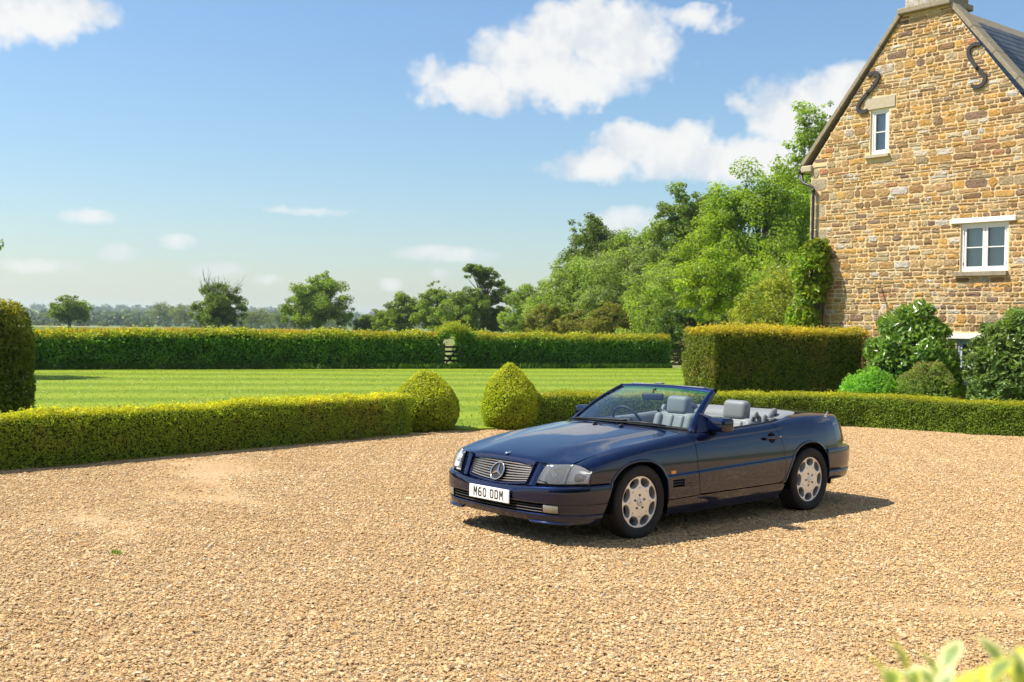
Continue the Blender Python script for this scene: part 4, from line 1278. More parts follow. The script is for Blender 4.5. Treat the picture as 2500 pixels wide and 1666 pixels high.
    for i in range(13):
        for j in range(22):
            c = np.array([sr, zr]) + dr * (.20 + i * .21) + nn * .020
            o = bpy.data.objects.new('slate', sm); COL.objects.link(o); o.parent = roof
            o.location = (c[0], .40 + j * .30 + (.15 if i % 2 else 0), c[1]); o.rotation_euler = (r.normal(0, .006), -ang - .035 + r.normal(0, .004), 0)
    for j in range(16):
        c = .55 + j * .5
        V = [(sr - .20, c - .245, zr - .20), (sr, c - .245, zr + .07), (sr + .20, c - .245, zr - .20), (sr + .16, c - .245, zr - .22), (sr, c - .245, zr + .02), (sr - .16, c - .245, zr - .22)]
        V += [(x, y + .49, z_) for x, y, z_ in V]
        F = [[0, 1, 7, 6], [1, 2, 8, 7], [2, 3, 9, 8], [3, 4, 10, 9], [4, 5, 11, 10], [5, 0, 6, 11], [5, 4, 1, 0], [4, 3, 2, 1], [6, 7, 10, 11], [7, 8, 9, 10]]
        link('ridge_tile', mesh_np('ridge_tile', V, F, False, M['ridge']), roof)

    # windows -------------------------------------------------------
    def frame_vf(a, b, c, d, t, y0, y1):
        """rectangular ring in the s,z plane between y0 (front) and y1"""
        o_ = [(a, c), (b, c), (b, d), (a, d)]; i_ = [(a + t, c + t), (b - t, c + t), (b - t, d - t), (a + t, d - t)]
        V = [(x, y0, z) for x, z in o_] + [(x, y0, z) for x, z in i_] + [(x, y1, z) for x, z in o_] + [(x, y1, z) for x, z in i_]
        F = []
        for q in range(4):
            p = (q + 1) % 4
            F += [[q, p, 4 + p, 4 + q], [4 + q, 4 + p, 12 + p, 12 + q], [8 + q, 12 + q, 12 + p, 8 + p], [q, 8 + q, 8 + p, p]]
        return V, F

    def window(rect, cols, rows_, mat, lintel, lmat, sill, hinge=True):
        a, b, c, d = rect
        w = empty('window'); w.parent = HS
        V, F = frame_vf(a, b, c, d, .055, .035, .13)
        link('frame', mesh_np('frame', V, F, False, mat), w)
        cw = (b - a - .10) / cols
        for i in range(cols):
            u = a + .05 + i * cw; v = u + cw
            V, F = frame_vf(u + .004, v - .004, c + .052, d - .052, .052, .048, .11)
            link('casement', mesh_np('casement', V, F, False, mat), w)
            gh = (d - c - .208) / rows_
            for j in range(rows_):
                z0 = c + .104 + j * gh; z1 = z0 + gh
                if j: box_obj('glazing_bar', ((u + v) / 2, .072, z0), (v - u - .112, .03, .022), mat, w)
                V = [(u + .052, .082, z0 + (.011 if j else 0)), (v - .052, .082, z0 + (.011 if j else 0)), (v - .052, .082, z1 - (.011 if j < rows_ - 1 else 0)), (u + .052, .082, z1 - (.011 if j < rows_ - 1 else 0))]
                V += [(x, y + .006, z_) for x, y, z_ in V]
                link('pane', mesh_np('pane', V, [[0, 1, 2, 3], [7, 6, 5, 4], [0, 4, 5, 1], [1, 5, 6, 2], [2, 6, 7, 3], [3, 7, 4, 0]], False, M['winglass']), w)
            if hinge:
                for zz in (c + .16, d - .2):
                    box_obj('hinge', (v - .002 if i else u + .002, .042, zz), (.012, .016, .06), M['iron'], w)
        box_obj('blind', ((a + b) / 2, .19, (c + d) / 2), (b - a - .1, .01, d - c - .1), M['blind'], w)
        (la, lb, lc, ld, lp) = lintel
        box_obj('lintel', ((la + lb) / 2, .05 - lp / 2, (lc + ld) / 2), (lb - la, .1 + lp, ld - lc), lmat, w, None, .006, 1)
        (sa, sb, sc_, sd, sp) = sill
        box_obj('sill', ((sa + sb) / 2, .06 - sp / 2, (sc_ + sd) / 2), (sb - sa, .12 + sp, sd - sc_), M['ashlar'] if lmat is not M['white'] else M['coping'], w, None, .006, 1)
        return w
    window((1.585, 2.05, 5.775, 6.795), 1, 2, M['white'], (1.44, 2.21, 6.80, 7.06, .022), M['ashlar'], (1.47, 2.10, 5.70, 5.772, .08), False)
    window((3.83, 4.875, 3.085, 4.095), 2, 2, M['white'], (3.61, 5.04, 4.10, 4.203, .05), M['white'], (3.72, 4.885, 2.985, 3.082, .09))
    window((3.79, 4.85, .70, 1.66), 2, 2, M['greypaint'], (3.60, 5.04, 1.665, 1.775, .05), M['white'], (3.75, 4.89, .62, .697, .09))

    # iron wall ties ------------------------------------------------
    def tie(pts):
        pr, _ = resample(np.array(pts), .03)
        n = len(pr); tn = unit(np.gradient(pr, axis=0)); nm = np.c_[-tn[:, 1], tn[:, 0]] * .038
        V, F = [], []
        for i in range(n):
            l, q = pr[i] - nm[i], pr[i] + nm[i]
            V += [(l[0], -.055, l[1]), (q[0], -.055, q[1]), (q[0], -.02, q[1]), (l[0], -.02, l[1])]
        for i in range(n - 1):
            for k in range(4):
                F.append((i * 4 + k, i * 4 + (k + 1) % 4, i * 4 + 4 + (k + 1) % 4, i * 4 + 4 + k))
        F += [(3, 2, 1, 0), tuple((n - 1) * 4 + k for k in range(4))]
        t = link('wall_tie', mesh_np('wall_tie', V, F, False, M['iron']), HS)
        m = pr[n // 2]
        box_obj('bolt', (m[0], -.07, m[1]), (.055, .04, .055), M['iron'], t, Matrix.Rotation(.5, 3, 'Y'), .006, 1)
    tie([(1.52, 7.56), (1.60, 7.625), (1.74, 7.62), (1.80, 7.52), (1.74, 7.40), (1.55, 7.22), (1.36, 7.06), (1.255, 6.92), (1.28, 6.80), (1.42, 6.77), (1.52, 6.80)])
    tie([(4.20, 7.82), (4.06, 7.84), (3.93, 7.77), (3.93, 7.62), (4.02, 7.48), (4.12, 7.34), (4.27, 7.18), (4.33, 7.06), (4.24, 6.95), (4.12, 6.92), (4.01, 6.98)])
    # gutter, downpipe, cable ---------------------------------------
    tube_obj('gutter', [(-.30, -.02, 5.60), (-.30, 2, 5.60), (-.30, 9, 5.60)], .065, M['pipe'], HS, 10)
    pth, _ = resample(np.array([(0, 0), (1, 0)]), 1)
    dp = [(-.30, .06, 5.55), (-.29, .02, 5.46), (-.21, -.05, 5.33), (-.13, -.09, 5.28), (.02, -.09, 5.22), (.10, -.09, 5.17), (.135, -.09, 5.08), (.135, -.09, 4.5), (.132, -.09, 2.5), (.13, -.09, .1)]
    pipe = tube_obj('downpipe', dp, .036, M['pipe'], HS, 10)
    for z in (5.06, 3.2):
        V, F = tube_vf([(.135, -.09, z), (.135, -.09, z + .07)], .047, 10)
        link('pipe_collar', mesh_np('pipe_collar', V, F, True, M['pipe']), pipe)
    tube_obj('cable', [(1.93, -.035, 2.90), (2.00, -.035, 2.7), (2.12, -.035, 2.39), (2.16, -.03, 2.0)], .008, M['pipe'], HS, 5)


build_house()

# ------------------------------------------------------------------ gates
M['oldwood'] = simple('weathered_wood', (.10, .075, .055), .9, spec=.2, noise=.4, nscale=18, bump=.5, bscale=60)
M['darkwood'] = simple('dark_gate_wood', (.030, .024, .020), .8, spec=.25, noise=.4, nscale=18)


def gate(name, label, base, rz, w, h, mat, rails, arch=False, post=True):
    g = empty(name, (*base, 0), rz)
    for i in range(rails):
        z = .14 + (h - .2) * i / (rails - 1)
        box_obj('rail', (w / 2, 0, z), (w, .04, .085), mat, g)
    box_obj('stile', (.03, -.002, h / 2 + .05), (.07, .05, h), mat, g); box_obj('stile', (w - .035, -.002, h / 2 + .08), (.08, .06, h + .08), mat, g)
    for (x0, z0, x1, z1) in ((w - .06, h - .05, .05, .12), (.04, h * .62, w - .06, .10)):
        L = math.hypot(x1 - x0, z1 - z0)
        box_obj('brace', ((x0 + x1) / 2, -.03, (z0 + z1) / 2), (L, .025, .06), mat, g, Matrix.Rotation(-math.atan2(z1 - z0, x1 - x0), 3, 'Y'))
    tag(g, label, 'gate')
    return g


hdz = math.atan2(.458, .889)
gate('wicket_gate', 'dark braced wooden wicket gate in the field hedge opening', (-2.74, 45.35), hdz, .72, .92, M['darkwood'], 5)
pb = bmesh.new(); box_bm(pb, (0, 0, .55), (.17, .17, 1.14), None, .03, 2)
gp = link('gate_post', bm_mesh('gate_post', pb, M['oldwood'])); gp.location = (-1.99, 45.60, 0); gp.rotation_euler = (0, -.02, .4)
tag(gp, 'weathered round-topped gate post beside the wicket gate', 'post')
gate('field_gate', 'pale field gate in the gap beside the yew hedge', (6.95, 51.2), 0.1, 1.9, .82, M['oldwood'], 4)
# leafy arch over the wicket gate
def hedge_arch():
    c = np.array([-2.32, 45.45]); n = 3000
    a = rng.uniform(0, math.pi, n); rr = rng.normal(0, .13, n); d = rng.uniform(-.45, .45, n)
    x = np.cos(a) * (.62 + rr) ; z = 1.18 + np.sin(a) * (.46 + rr)
    P = np.c_[x * .889 - d * .458, x * .458 + d * .889, z]
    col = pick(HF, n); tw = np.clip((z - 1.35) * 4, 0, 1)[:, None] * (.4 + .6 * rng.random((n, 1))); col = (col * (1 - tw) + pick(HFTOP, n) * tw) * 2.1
    root = empty('hedge_arch', (*c, 0))
    f = link('foliage', leaf_mesh('foliage', P, sph(n), sph(n) + [0, 0, .4], .085, .06, col, M['leaf']), root); f['kind'] = 'stuff'
    V, F = [], []
    for k in range(3):
        t = np.linspace(0, math.pi, 9); off = (k - 1) * .25
        path = np.c_[np.cos(t) * .62 * .889 - off * .458, np.cos(t) * .62 * .458 + off * .889, 1.15 + np.sin(t) * .45]
        path = np.vstack([[path[0][0], path[0][1], 0], path, [path[-1][0], path[-1][1], 0]])
        v, ff = tube_vf(path, .018, 5, False); b = len(V); V += list(v); F += [tuple(i + b for i in q) for q in ff]
    link('stems', mesh_np('stems', V, F, True, M['bark']), root)
    tag(root, 'leafy hedge arch growing over the wicket gate', 'hedge')


hedge_arch()

# ------------------------------------------------------------------ car materials
def mat_paint():
    m, g, p, o = mat_new('navy_metallic_paint')
    tc = g.node('ShaderNodeTexCoord')
    fl = g.noise(tc.outputs['Object'], 900, 2, .5)
    c = g.mix(g.smooth(fl, .35, .75), (.0012, .0040, .024), (.0030, .011, .062))
    g.l.new(c, p.inputs['Base Color'])
    p.inputs['Metallic'].default_value = .5; p.inputs['Roughness'].default_value = .34; p.inputs['Specular IOR Level'].default_value = 0.0
    p.inputs['Coat Weight'].default_value = 1.0; p.inputs['Coat Roughness'].default_value = .004; p.inputs['Coat IOR'].default_value = 1.58
    return m


M['paint'] = mat_paint()
M['blacktrim'] = simple('black_trim', (.012, .012, .013), .45, spec=.4, noise=.2, nscale=40)
M['cavity'] = simple('dark_cavity', (.006, .006, .007), .9, spec=.1)
M['rubber'] = simple('tyre_rubber', (.022, .021, .021), .75, spec=.3, noise=.35, nscale=18, bump=.25, bscale=120)
M['chrome'] = simple('chrome', (.75, .76, .78), .08, metal=1.0, noise=.03, nscale=10)
M['alloy'] = simple('silver_alloy', (.72, .72, .73), .34, metal=.6, coat=.4, noise=.05, nscale=25)
M['slat'] = simple('bronze_silver_grille', (.46, .42, .37), .22, metal=.9, noise=.06, nscale=30)
M['leather'] = simple('grey_leather', (.18, .20, .21), .5, spec=.35, noise=.06, nscale=8, bump=.12, bscale=220)
M['greytrim'] = simple('grey_trim', (.19, .205, .215), .6, spec=.3, noise=.06, nscale=10, bump=.1, bscale=260)
M['dash'] = simple('dark_dashboard', (.030, .034, .042), .55, spec=.3, noise=.15, nscale=20, bump=.1, bscale=300)
M['carpet'] = simple('dark_carpet', (.035, .037, .042), .95, spec=.1, noise=.3, nscale=60)
M['plate'] = simple('white_plate', (.82, .82, .80), .35, noise=.02, nscale=12)
M['ink'] = simple('plate_black', (.012, .012, .012), .5, noise=.1, nscale=12)
M['amber'] = simple('amber_lens', (.85, .28, .02), .15, spec=.6, coat=.6, noise=.08, nscale=60)
M['redlens'] = simple('red_lens', (.45, .02, .015), .15, spec=.6, coat=.6, noise=.08, nscale=60)
M['reflector'] = simple('lamp_reflector', (.92, .93, .94), .30, metal=.12, noise=.1, nscale=25, bump=.5, bscale=30)
M['foglens'] = simple('fog_lens', (.24, .215, .17), .15, spec=.6, coat=.5, noise=.25, nscale=45)
M['mirrorglass'] = simple('mirror_glass', (.7, .72, .75), .02, metal=1.0, noise=.02, nscale=5)
M['screen'] = mat_glass('windscreen_glass', (.83, .93, .92))
M['tint'] = mat_glass('green_sun_band', (.18, .62, .46))


def mat_lens():
    m, g, p, o = mat_new('headlamp_glass'); g.n.remove(p)
    tc = g.node('ShaderNodeTexCoord')
    wv = g.node('ShaderNodeTexWave', wave_type='BANDS', bands_direction='Y'); wv.inputs['Scale'].default_value = 22; wv.inputs['Distortion'].default_value = .3
    g.l.new(tc.outputs['Object'], wv.inputs[0])
    bp = g.bump(wv.outputs['Fac'], .12, .004)
    tr = g.node('ShaderNodeBsdfTransparent'); tr.inputs[0].default_value = (.93, .95, .94, 1)
    gl = g.node('ShaderNodeBsdfGlossy'); gl.inputs['Roughness'].default_value = .03; g.l.new(bp, gl.inputs['Normal'])
    df = g.node('ShaderNodeBsdfDiffuse'); df.inputs[0].default_value = (.84, .87, .87, 1); g.l.new(bp, df.inputs['Normal'])
    m0 = g.node('ShaderNodeMixShader'); m0.inputs[0].default_value = .14; g.l.new(tr.outputs[0], m0.inputs[1]); g.l.new(df.outputs[0], m0.inputs[2])
    fr = g.node('ShaderNodeFresnel'); fr.inputs[0].default_value = 1.5
    ms = g.node('ShaderNodeMixShader'); g.l.new(g.m('MULTIPLY', fr.outputs[0], 1.5, clamp=True), ms.inputs[0]); g.l.new(m0.outputs[0], ms.inputs[1]); g.l.new(gl.outputs[0], ms.inputs[2])
    g.l.new(ms.outputs[0], o.inputs[0])
    return m


M['lens'] = mat_lens()

# ------------------------------------------------------------------ car body surface
# car frame: x forward from the front axle, y to the car's left, z up
_pl = [(.86, .755), (.80, .79), (.72, .826), (.60, .862), (.45, .883), (.2, .894), (-.2, .899), (-1.2, .904), (-2.0, .902), (-2.5, .897), (-2.8, .884), (-3.0, .862)]
_corner = [(-3.0, .862), (-3.12, .832), (-3.22, .788), (-3.30, .725), (-3.355, .64), (-3.385, .52), (-3.405, .35), (-3.415, .17), (-3.418, 0.0)]
_W = pchip([p[0] for p in _pl][::-1], [p[1] for p in _pl][::-1])
_cp = np.array(_corner); _cs = np.r_[0, np.cumsum(np.linalg.norm(np.diff(_cp, axis=0), axis=1))]
_cx = pchip(_cs, _cp[:, 0]); _cy = pchip(_cs, _cp[:, 1]); A_END = -3.0 - _cs[-1]


def plan(a):
    a = np.asarray(a, float)
    f = lambda q: np.stack([np.where(q >= -3.0, q, _cx(-3.0 - q)), np.where(q >= -3.0, _W(np.maximum(q, -3.0)), _cy(-3.0 - q))], -1)
    P = f(a); e = .012
    T = unit(f(np.minimum(a + e, .86)) - f(np.maximum(a - e, A_END)))
    N = np.stack([-T[..., 1], T[..., 0]], -1)
    return P, N


_dt = pchip([A_END, -3.6, -3.25, -3.0, -2.7, -2.4, -2.2, -2.02, -1.9, -1.386, -.75, -.63, -.27, .1, .45, .6, .70, .80], [.05, .07, .14, .20, .222, .212, .165, .128, .122, .112, .125, .150, .165, .168, .160, .146, .128, .12])
_zt = pchip([A_END, -3.6, -3.25, -3.0, -2.7, -2.4, -2.2, -2.02, -1.9, -1.386, -.75, -.63, -.27, .1, .3, .45, .6, .70, .80], [.918, .918, .925, .940, .950, .944, .924, .902, .893, .868, .856, .853, .821, .781, .750, .720, .684, .660, .64])
_zc = lambda a: .520 + .0285 * np.clip((-np.asarray(a) + -.29) / 1.0, -1.2, 2.2)
_base = pchip([.10, .15, .20, .25, .30, .42, .52, .60, .66, .72, .80], [-.075, -.050, -.030, -.019, -.011, -.002, 0, -.002, -.008, -.019, -.042])


def offs(a, z):
    zc = _zc(a); st = np.clip((z - (zc - .017)) / .015, 0, 1)
    return _base(z) + np.where(a > -2.95, .009 - .013 * st, 0)


def side(a, q, lift=0.0):
    """body side: a along the plan, q height parameter (metres up to the shoulder, 1 = top edge)"""
    a = np.asarray(a, float); q = np.asarray(q, float)
    P, N = plan(a); zt = _zt(a); dt = _dt(a)
    qs = np.minimum(.72, zt - .085)
    e = .004
    o0 = offs(a, qs); sl = (offs(a, qs) - offs(a, qs - e)) / e
    t = np.clip((q - qs) / (1.0 - qs), 0, 1)
    h = (zt - qs)
    p0 = np.stack([o0, qs], -1); p3 = np.stack([-dt, zt], -1)
    p1 = p0 + np.stack([sl * h * .62, h * .62], -1)
    p2 = p3 + np.stack([np.minimum(.58 * (dt + o0), .12), -.10 * np.minimum(.58 * (dt + o0), .12)], -1)
    tt = t[..., None]
    B = (1 - tt) ** 3 * p0 + 3 * (1 - tt) ** 2 * tt * p1 + 3 * (1 - tt) * tt ** 2 * p2 + tt ** 3 * p3
    o = np.where(q < qs, offs(a, q), B[..., 0]); z = np.where(q < qs, q, B[..., 1])
    return np.stack([P[..., 0] + N[..., 0] * (o + lift), P[..., 1] + N[..., 1] * (o + lift), z], -1)


def side_n(a, q):
    e = .003
    da = side(a + e, q) - side(a - e, q)
    q0 = np.clip(q - e, 0, 1); q1 = np.clip(q + e, 0, 1)
    dq = side(a, q1) - side(a, q0)
    n = np.cross(da, dq); n = unit(n)
    s = np.where(n[..., 1:2] * 1 + n[..., 2:3] * .3 < -.0, -1, 1)
    # outward = along plan normal
    _, N = plan(a)
    d = n[..., 0] * N[..., 0] + n[..., 1] * N[..., 1] + n[..., 2] * .25
    return n * np.where(d < 0, -1, 1)[..., None]


CAR = empty('convertible_car', (.544, 10.282, 0.0), 3.867)
tag(CAR, 'dark blue open-top roadster parked on the gravel with its roof down', 'car')
CAR_SINK = -.006


def both(o, name=None):
    """mirror copy of a part to the other side of the car"""
    c = o.copy(); COL.objects.link(c); c.parent = o.parent; c.scale = (1, -1, 1)
    for ch in list(o.children):
        d = ch.copy(); COL.objects.link(d); d.parent = c
    return c


def panel(name, poly, holes=(), mat=None, parent=None, step=.028, lift=0.0, flange=.02, mirror=True, grid=(.035, .03)):
    """body panel cut from the side surface by an outline in (a,q)"""
    poly = densify([tuple(p) for p in poly], step)
    hs = [densify([tuple(p) for p in h], step) for h in holes]
    pa = np.array(poly); a0, a1 = pa[:, 0].min(), pa[:, 0].max(); q0, q1 = pa[:, 1].min(), pa[:, 1].max()
    inner = []
    for a in np.arange(a0 + grid[0] * .5, a1, grid[0]):
        for q in np.arange(q0 + grid[1] * .5, q1, grid[1]):
            if abs(q - float(_zc(a)) + .008) < .02: continue
            if in_poly((a, q), poly) and not any(in_poly((a, q), h) for h in hs):
                d = np.min(np.hypot(pa[:, 0] - a, pa[:, 1] - q))
                if d > .010: inner.append((a, q))
    lines = []
    for dz in (-.030, -.018, -.016, -.003, .0, .014):
        ln = [(a, float(_zc(a)) + dz) for a in np.arange(a0 + .004, a1, .03)]
        seg = []
        for p in ln:
            if in_poly(p, poly) and np.min(np.hypot(pa[:, 0] - p[0], pa[:, 1] - p[1])) > .004 and not any(in_poly(p, h) for h in hs): inner.append(p)
    co, T = cdt(poly, hs, inner)
    co = np.array(co); V = side(co[:, 0], co[:, 1], lift); N = side_n(co[:, 0], co[:, 1])
    T = [list(t) for t in T]
    # orient outward
    Tt = []
    for t in T:
        n = np.cross(V[t[1]] - V[t[0]], V[t[2]] - V[t[0]])
        Tt.append(t if n @ N[t[0]] > 0 else t[::-1])
    nv = len(V); Vall = [V]; Nall = [N]; F = Tt
    for loop in [poly] + hs:
        L = np.array(loop); b = side(L[:, 0], L[:, 1], lift); nn = side_n(L[:, 0], L[:, 1])
        k = nv; m = len(L)
        Vall += [b, b - nn * flange]; nv += 2 * m
        out = unit(np.cross(unit(np.roll(b, -1, 0) - b), nn)); Nall += [out, out]
        for i in range(m):
            j = (i + 1) % m; F.append([k + i, k + j, k + m + j, k + m + i])
    V = np.vstack(Vall); Nn = np.vstack(Nall)
    me = mesh_np(name, V, F, True, mat or M['paint'])
    me.normals_split_custom_set_from_vertices([tuple(n) for n in Nn])
    o = link(name, me, parent or CAR)
    if mirror: both(o)
    return o


F_ARCH = [(.445, .33), (.375, .495), (.335, .548), (.28, .594), (.2, .632), (.11, .652), (.02, .657), (-.07, .650), (-.15, .626), (-.215, .587), (-.262, .535), (-.295, .465), (-.312, .39), (-.318, .308)]
R_ARCH = [(-2.045, .335), (-2.095, .43), (-2.15, .522), (-2.215, .597), (-2.30, .650), (-2.40, .677), (-2.49, .682), (-2.58, .672), (-2.665, .638), (-2.73, .588), (-2.775, .52), (-2.80, .45), (-2.81, .40)]


def smooth_pts(pts, n):
    pts = np.array(pts); s = np.r_[0, np.cumsum(np.linalg.norm(np.diff(pts, axis=0), axis=1))]
    fx, fy = pchip(s, pts[:, 0]), pchip(s, pts[:, 1]); t = np.linspace(0, s[-1], n)
    return [tuple(p) for p in np.c_[fx(t), fy(t)]]


def build_car():
    fa = [p for p in smooth_pts(F_ARCH, 44)]
    fa_up = [p for p in fa if p[1] > .505 and p[0] > .0] + [p for p in fa if p[0] <= 0]
    # front wing: bumper line, lamp edge, bonnet line, door edge, sill, arch
    wing = [(.637, .507), (.612, .55), (.604, .60), (.625, .72), (.655, .86), (.688, 1.0), (.45, 1.0), (.1, 1.0), (-.27, 1.0), (-.63, 1.0), (-.700, 1.0), (-.703, .80), (-.706, .70), (-.715, .52), (-.744, .315), (-.325, .306)] + fa_up[::-1] + [(.385, .507)]
    vent = [(-.372, .408), (-.715 + .19, .408), (-.715 + .19, .474), (-.368, .474)]
    w = panel('front_wing', wing, [vent])
    # louvres in the vent
    for k in range(4):
        z = .408 + k * .022
        x0, x1 = -.366, -.53
        P = side(np.linspace(x0, x1, 8)[:, None] * np.ones((1, 3)), np.array([z - .004, z, z + .004])[None, :] * np.ones((8, 1)), np.array([-.004, .001, -.004])[None, :])
        both(grid_obj('vent_louvre', P, M['paint'], CAR, flip=False)) if 0 < k < 3 else None
        if 0 < k < 3:
            pass
    P = side(np.linspace(-.35, -.55, 8)[:, None] * np.ones((1, 4)), np.linspace(.395, .487, 4)[None, :] * np.ones((8, 1)), -.035)
    both(grid_obj('vent_cavity', P, M['cavity'], CAR))
    for k in range(4):                         # fine grooves behind the vent
        z = .408 + k * .022
        P = side(np.linspace(-.53, -.692, 10)[:, None] * np.ones((1, 2)), np.array([z - .0012, z + .0012])[None, :] * np.ones((10, 1)), .0012)
        both(grid_obj('vent_groove', P, M['cavity'], CAR))
    P = side(np.array([-.355, -.375, -.395, -.415])[:, None] * np.ones((1, 4)), np.linspace(.527, .553, 4)[None, :] * np.ones((4, 1)), np.array([0.002, .007, .007, .002])[None, :] * np.array([.5, 1, 1, .5])[:, None])
    both(grid_obj('side_repeater', P, M['amber'], CAR))
    # door
    drear = [(-1.95, .328), (-1.995, .346), (-2.022, .385), (-2.031, .45), (-2.031, .55), (-2.026, .62), (-2.006, .70), (-1.968, .80), (-1.935, .90), (-1.915, 1.0)]
    dfront = [(-.707, 1.0), (-.710, .80), (-.713, .70), (-.722, .52), (-.751, .322)]
    door = [*dfront, (-1.35, .324)] + drear
    recess = [(-1.845 + .062 * math.cos(t), .762 + .052 * math.sin(t)) for t in np.linspace(0, 2 * math.pi, 20, endpoint=False)]
    d = panel('door', door, [recess], mirror=False)
    tt = np.linspace(0, 2 * math.pi, 20, endpoint=False)
    cup = [side(-1.845 + .064 * k * np.cos(tt), .762 + .054 * k * np.sin(tt), -.028 * (1 - k ** 4) - .002) for k in (1.0, .8, .5, .1)]
    grid_obj('handle_recess', np.concatenate([np.stack(cup, 1), np.stack(cup, 1)[:1]], 0), M['blacktrim'], d)
    hx = np.linspace(-1.715, -1.967, 12)
    hp = side(hx, np.full(12, .764), .024 + .006 * np.sin(np.linspace(0, math.pi, 12)))
    V = []
    for i, p in enumerate(hp):
        r_ = .016 if 0 < i < 11 else .010
        for k in range(8):
            t = 2 * math.pi * k / 8; V.append(p + np.array([0, .008 * math.cos(t), r_ * math.sin(t)]))
    F = [(i * 8 + k, i * 8 + (k + 1) % 8, i * 8 + 8 + (k + 1) % 8, i * 8 + 8 + k) for i in range(11) for k in range(8)] + [tuple(range(7, -1, -1)), tuple(88 + k for k in range(8))]
    link('door_handle', mesh_np('door_handle', V, F, True, M['paint']), d)
    kb = side(np.array([-1.945]), np.array([.764]), .036)[0]
    V, F = tube_vf([kb + [0, -.01, 0], kb], .008, 10); link('door_lock', mesh_np('door_lock', V, F, True, M['chrome']), d)
    both(d)
    # panel behind the shut lines
    exp = [(-.66, .98), (-.66, .33), (-2.0, .34), (-2.07, .42), (-2.075, .6), (-2.0, .98)]
    panel('inner_sill', exp, mat=M['cavity'], lift=-.022, flange=.002, grid=(.12, .08), step=.08)
    # rear wing with the tail
    ra = smooth_pts(R_ARCH, 44)
    rw = [(-1.922, 1.0), (-1.942, .90), (-1.975, .80), (-2.013, .70), (-2.033, .62), (-2.038, .55), (-2.038, .45), (-2.029, .385), (-2.002, .338), (-1.975, .322)] + [(-2.038, .322)] + ra + [(-2.81, .575), (-3.0, .588), (-3.2, .60), (A_END + .002, .61), (A_END + .002, 1.0), (-3.6, 1.0), (-3.2, 1.0), (-2.7, 1.0), (-2.3, 1.0)]
    rw = [p for p in rw if not (p[0] < -2.78 and p[1] < .56)]
    panel('rear_wing', rw)
    # sill
    panel('sill_panel', [(-.325, .298), (-.325, .175), (-.6, .165), (-1.3, .168), (-1.93, .185), (-1.99, .225), (-2.03, .30), (-2.0, .318), (-1.95, .318), (-1.35, .314), (-.745, .308)], flange=.05)
    # rolled arch edges
    for nm, arch in (('wheel_arch_trim', fa), ('wheel_arch_trim', ra)):
        A = np.array(arch); c = np.array([A[:, 0].mean(), .33]); dv = unit(A - c)
        rows = [side(*(A + dv * .024).T, .0005), side(*(A + dv * .014).T, .006), side(*(A + dv * .002).T, .0085), side(*A.T, .004), side(*A.T, -.03), side(*A.T, -.10)]
        both(grid_obj(nm, np.stack(rows, 1), M['paint'], CAR))
    # wheel housings
    for cx in (0.0, -2.515):
        V, F = [], []
        th = np.linspace(-.22, math.pi + .22, 28)
        for y in (.52, .87):
            V += [(cx + .365 * math.cos(t), y, .315 + .352 * math.sin(t)) for t in th]
        n = len(th); F = [(i, i + 1, n + i + 1, n + i) for i in range(n - 1)]
        V.append((cx, .52, .32)); F += [(i + 1, i, 2 * n) for i in range(n - 1)]
        both(link('wheel_housing', mesh_np('wheel_housing', V, F, True, M['cavity']), CAR))
    # underbody
    bm = bmesh.new(); box_bm(bm, (-1.2, 0, .235), (3.9, 1.10, .10)); box_bm(bm, (-1.17, 0, .24), (1.55, 1.66, .09)); box_bm(bm, (-3.02, 0, .37), (.5, 1.36, .18)); box_bm(bm, (.50, 0, .30), (.40, 1.24, .16))
    link('underbody', bm_mesh('underbody', bm, M['cavity']), CAR)
    bm = bmesh.new(); box_bm(bm, (-3.33, .45, .215), (.42, .06, .06), None, .02, 2); link('exhaust', bm_mesh('exhaust', bm, M['pipe']), CAR)

    # bonnet ---------------------------------------------------------
    nv, nu = 49, 46
    vy = np.linspace(-1, 1, nv)
    top_y = lambda x: plan(x)[0][..., 1] - _dt(x)            # bonnet edge on the wing top line
    xf = pchip([0, .40, .50, .58, .66, .71, .72], [.802, .800, .794, .776, .735, .692, .685])
    xr = pchip([0, .3, .6, .76], [-.575, -.595, -.655, -.70])
    zcen = pchip([-.72, -.6, -.45, -.2, .1, .4, .6, .74, .77, .79, .802], [.903, .889, .871, .842, .806, .762, .724, .688, .676, .662, .640])
    us = np.r_[0, .004, .01, .018, .03, .05, np.linspace(.075, 1, nu - 6)]
    P = np.zeros((nu, nv, 3))
    for i, u in enumerate(us):
        for j, v in enumerate(vy):
            y_t = .715
            for _ in range(3):
                x = float(xf(abs(v) * y_t)) + (float(xr(abs(v) * y_t)) - float(xf(abs(v) * y_t))) * u
                y_t = float(top_y(x)) - .005
            y = v * y_t
            xc = .802 + (-.575 - .802) * u
            ze = float(_zt(x)) - .002
            if u < .05: ze = ze - .022 * (1 - u / .05) ** 2
            zc_ = float(zcen(xc))
            b = 1 - abs(v) ** 2.6
            yc = .415 + .15 * u; e = (abs(y) - yc) / .035
            crease = .011 / (1 + math.exp(np.clip(e, -30, 30))) * min(1, u / .03)
            P[i, j] = (x, y, ze + (zc_ - .008 - ze) * b + crease)
    grid_obj('bonnet', P, M['paint'], CAR, flange=.02, flip=True)
    # scuttle between bonnet and screen
    yy = np.linspace(-.78, .78, 31)
    P = np.stack([np.c_[xr(np.abs(yy)) + .03, yy, zcen(xr(np.abs(yy))) - .022 - .03 * (np.abs(yy) / .78) ** 2], np.c_[xr(np.abs(yy)) - .05, yy, zcen(xr(np.abs(yy))) - .012 - .028 * (np.abs(yy) / .78) ** 2], np.c_[xr(np.abs(yy)) - .14, yy, zcen(xr(np.abs(yy))) + .0 - .03 * (np.abs(yy) / .78) ** 2]], 1)
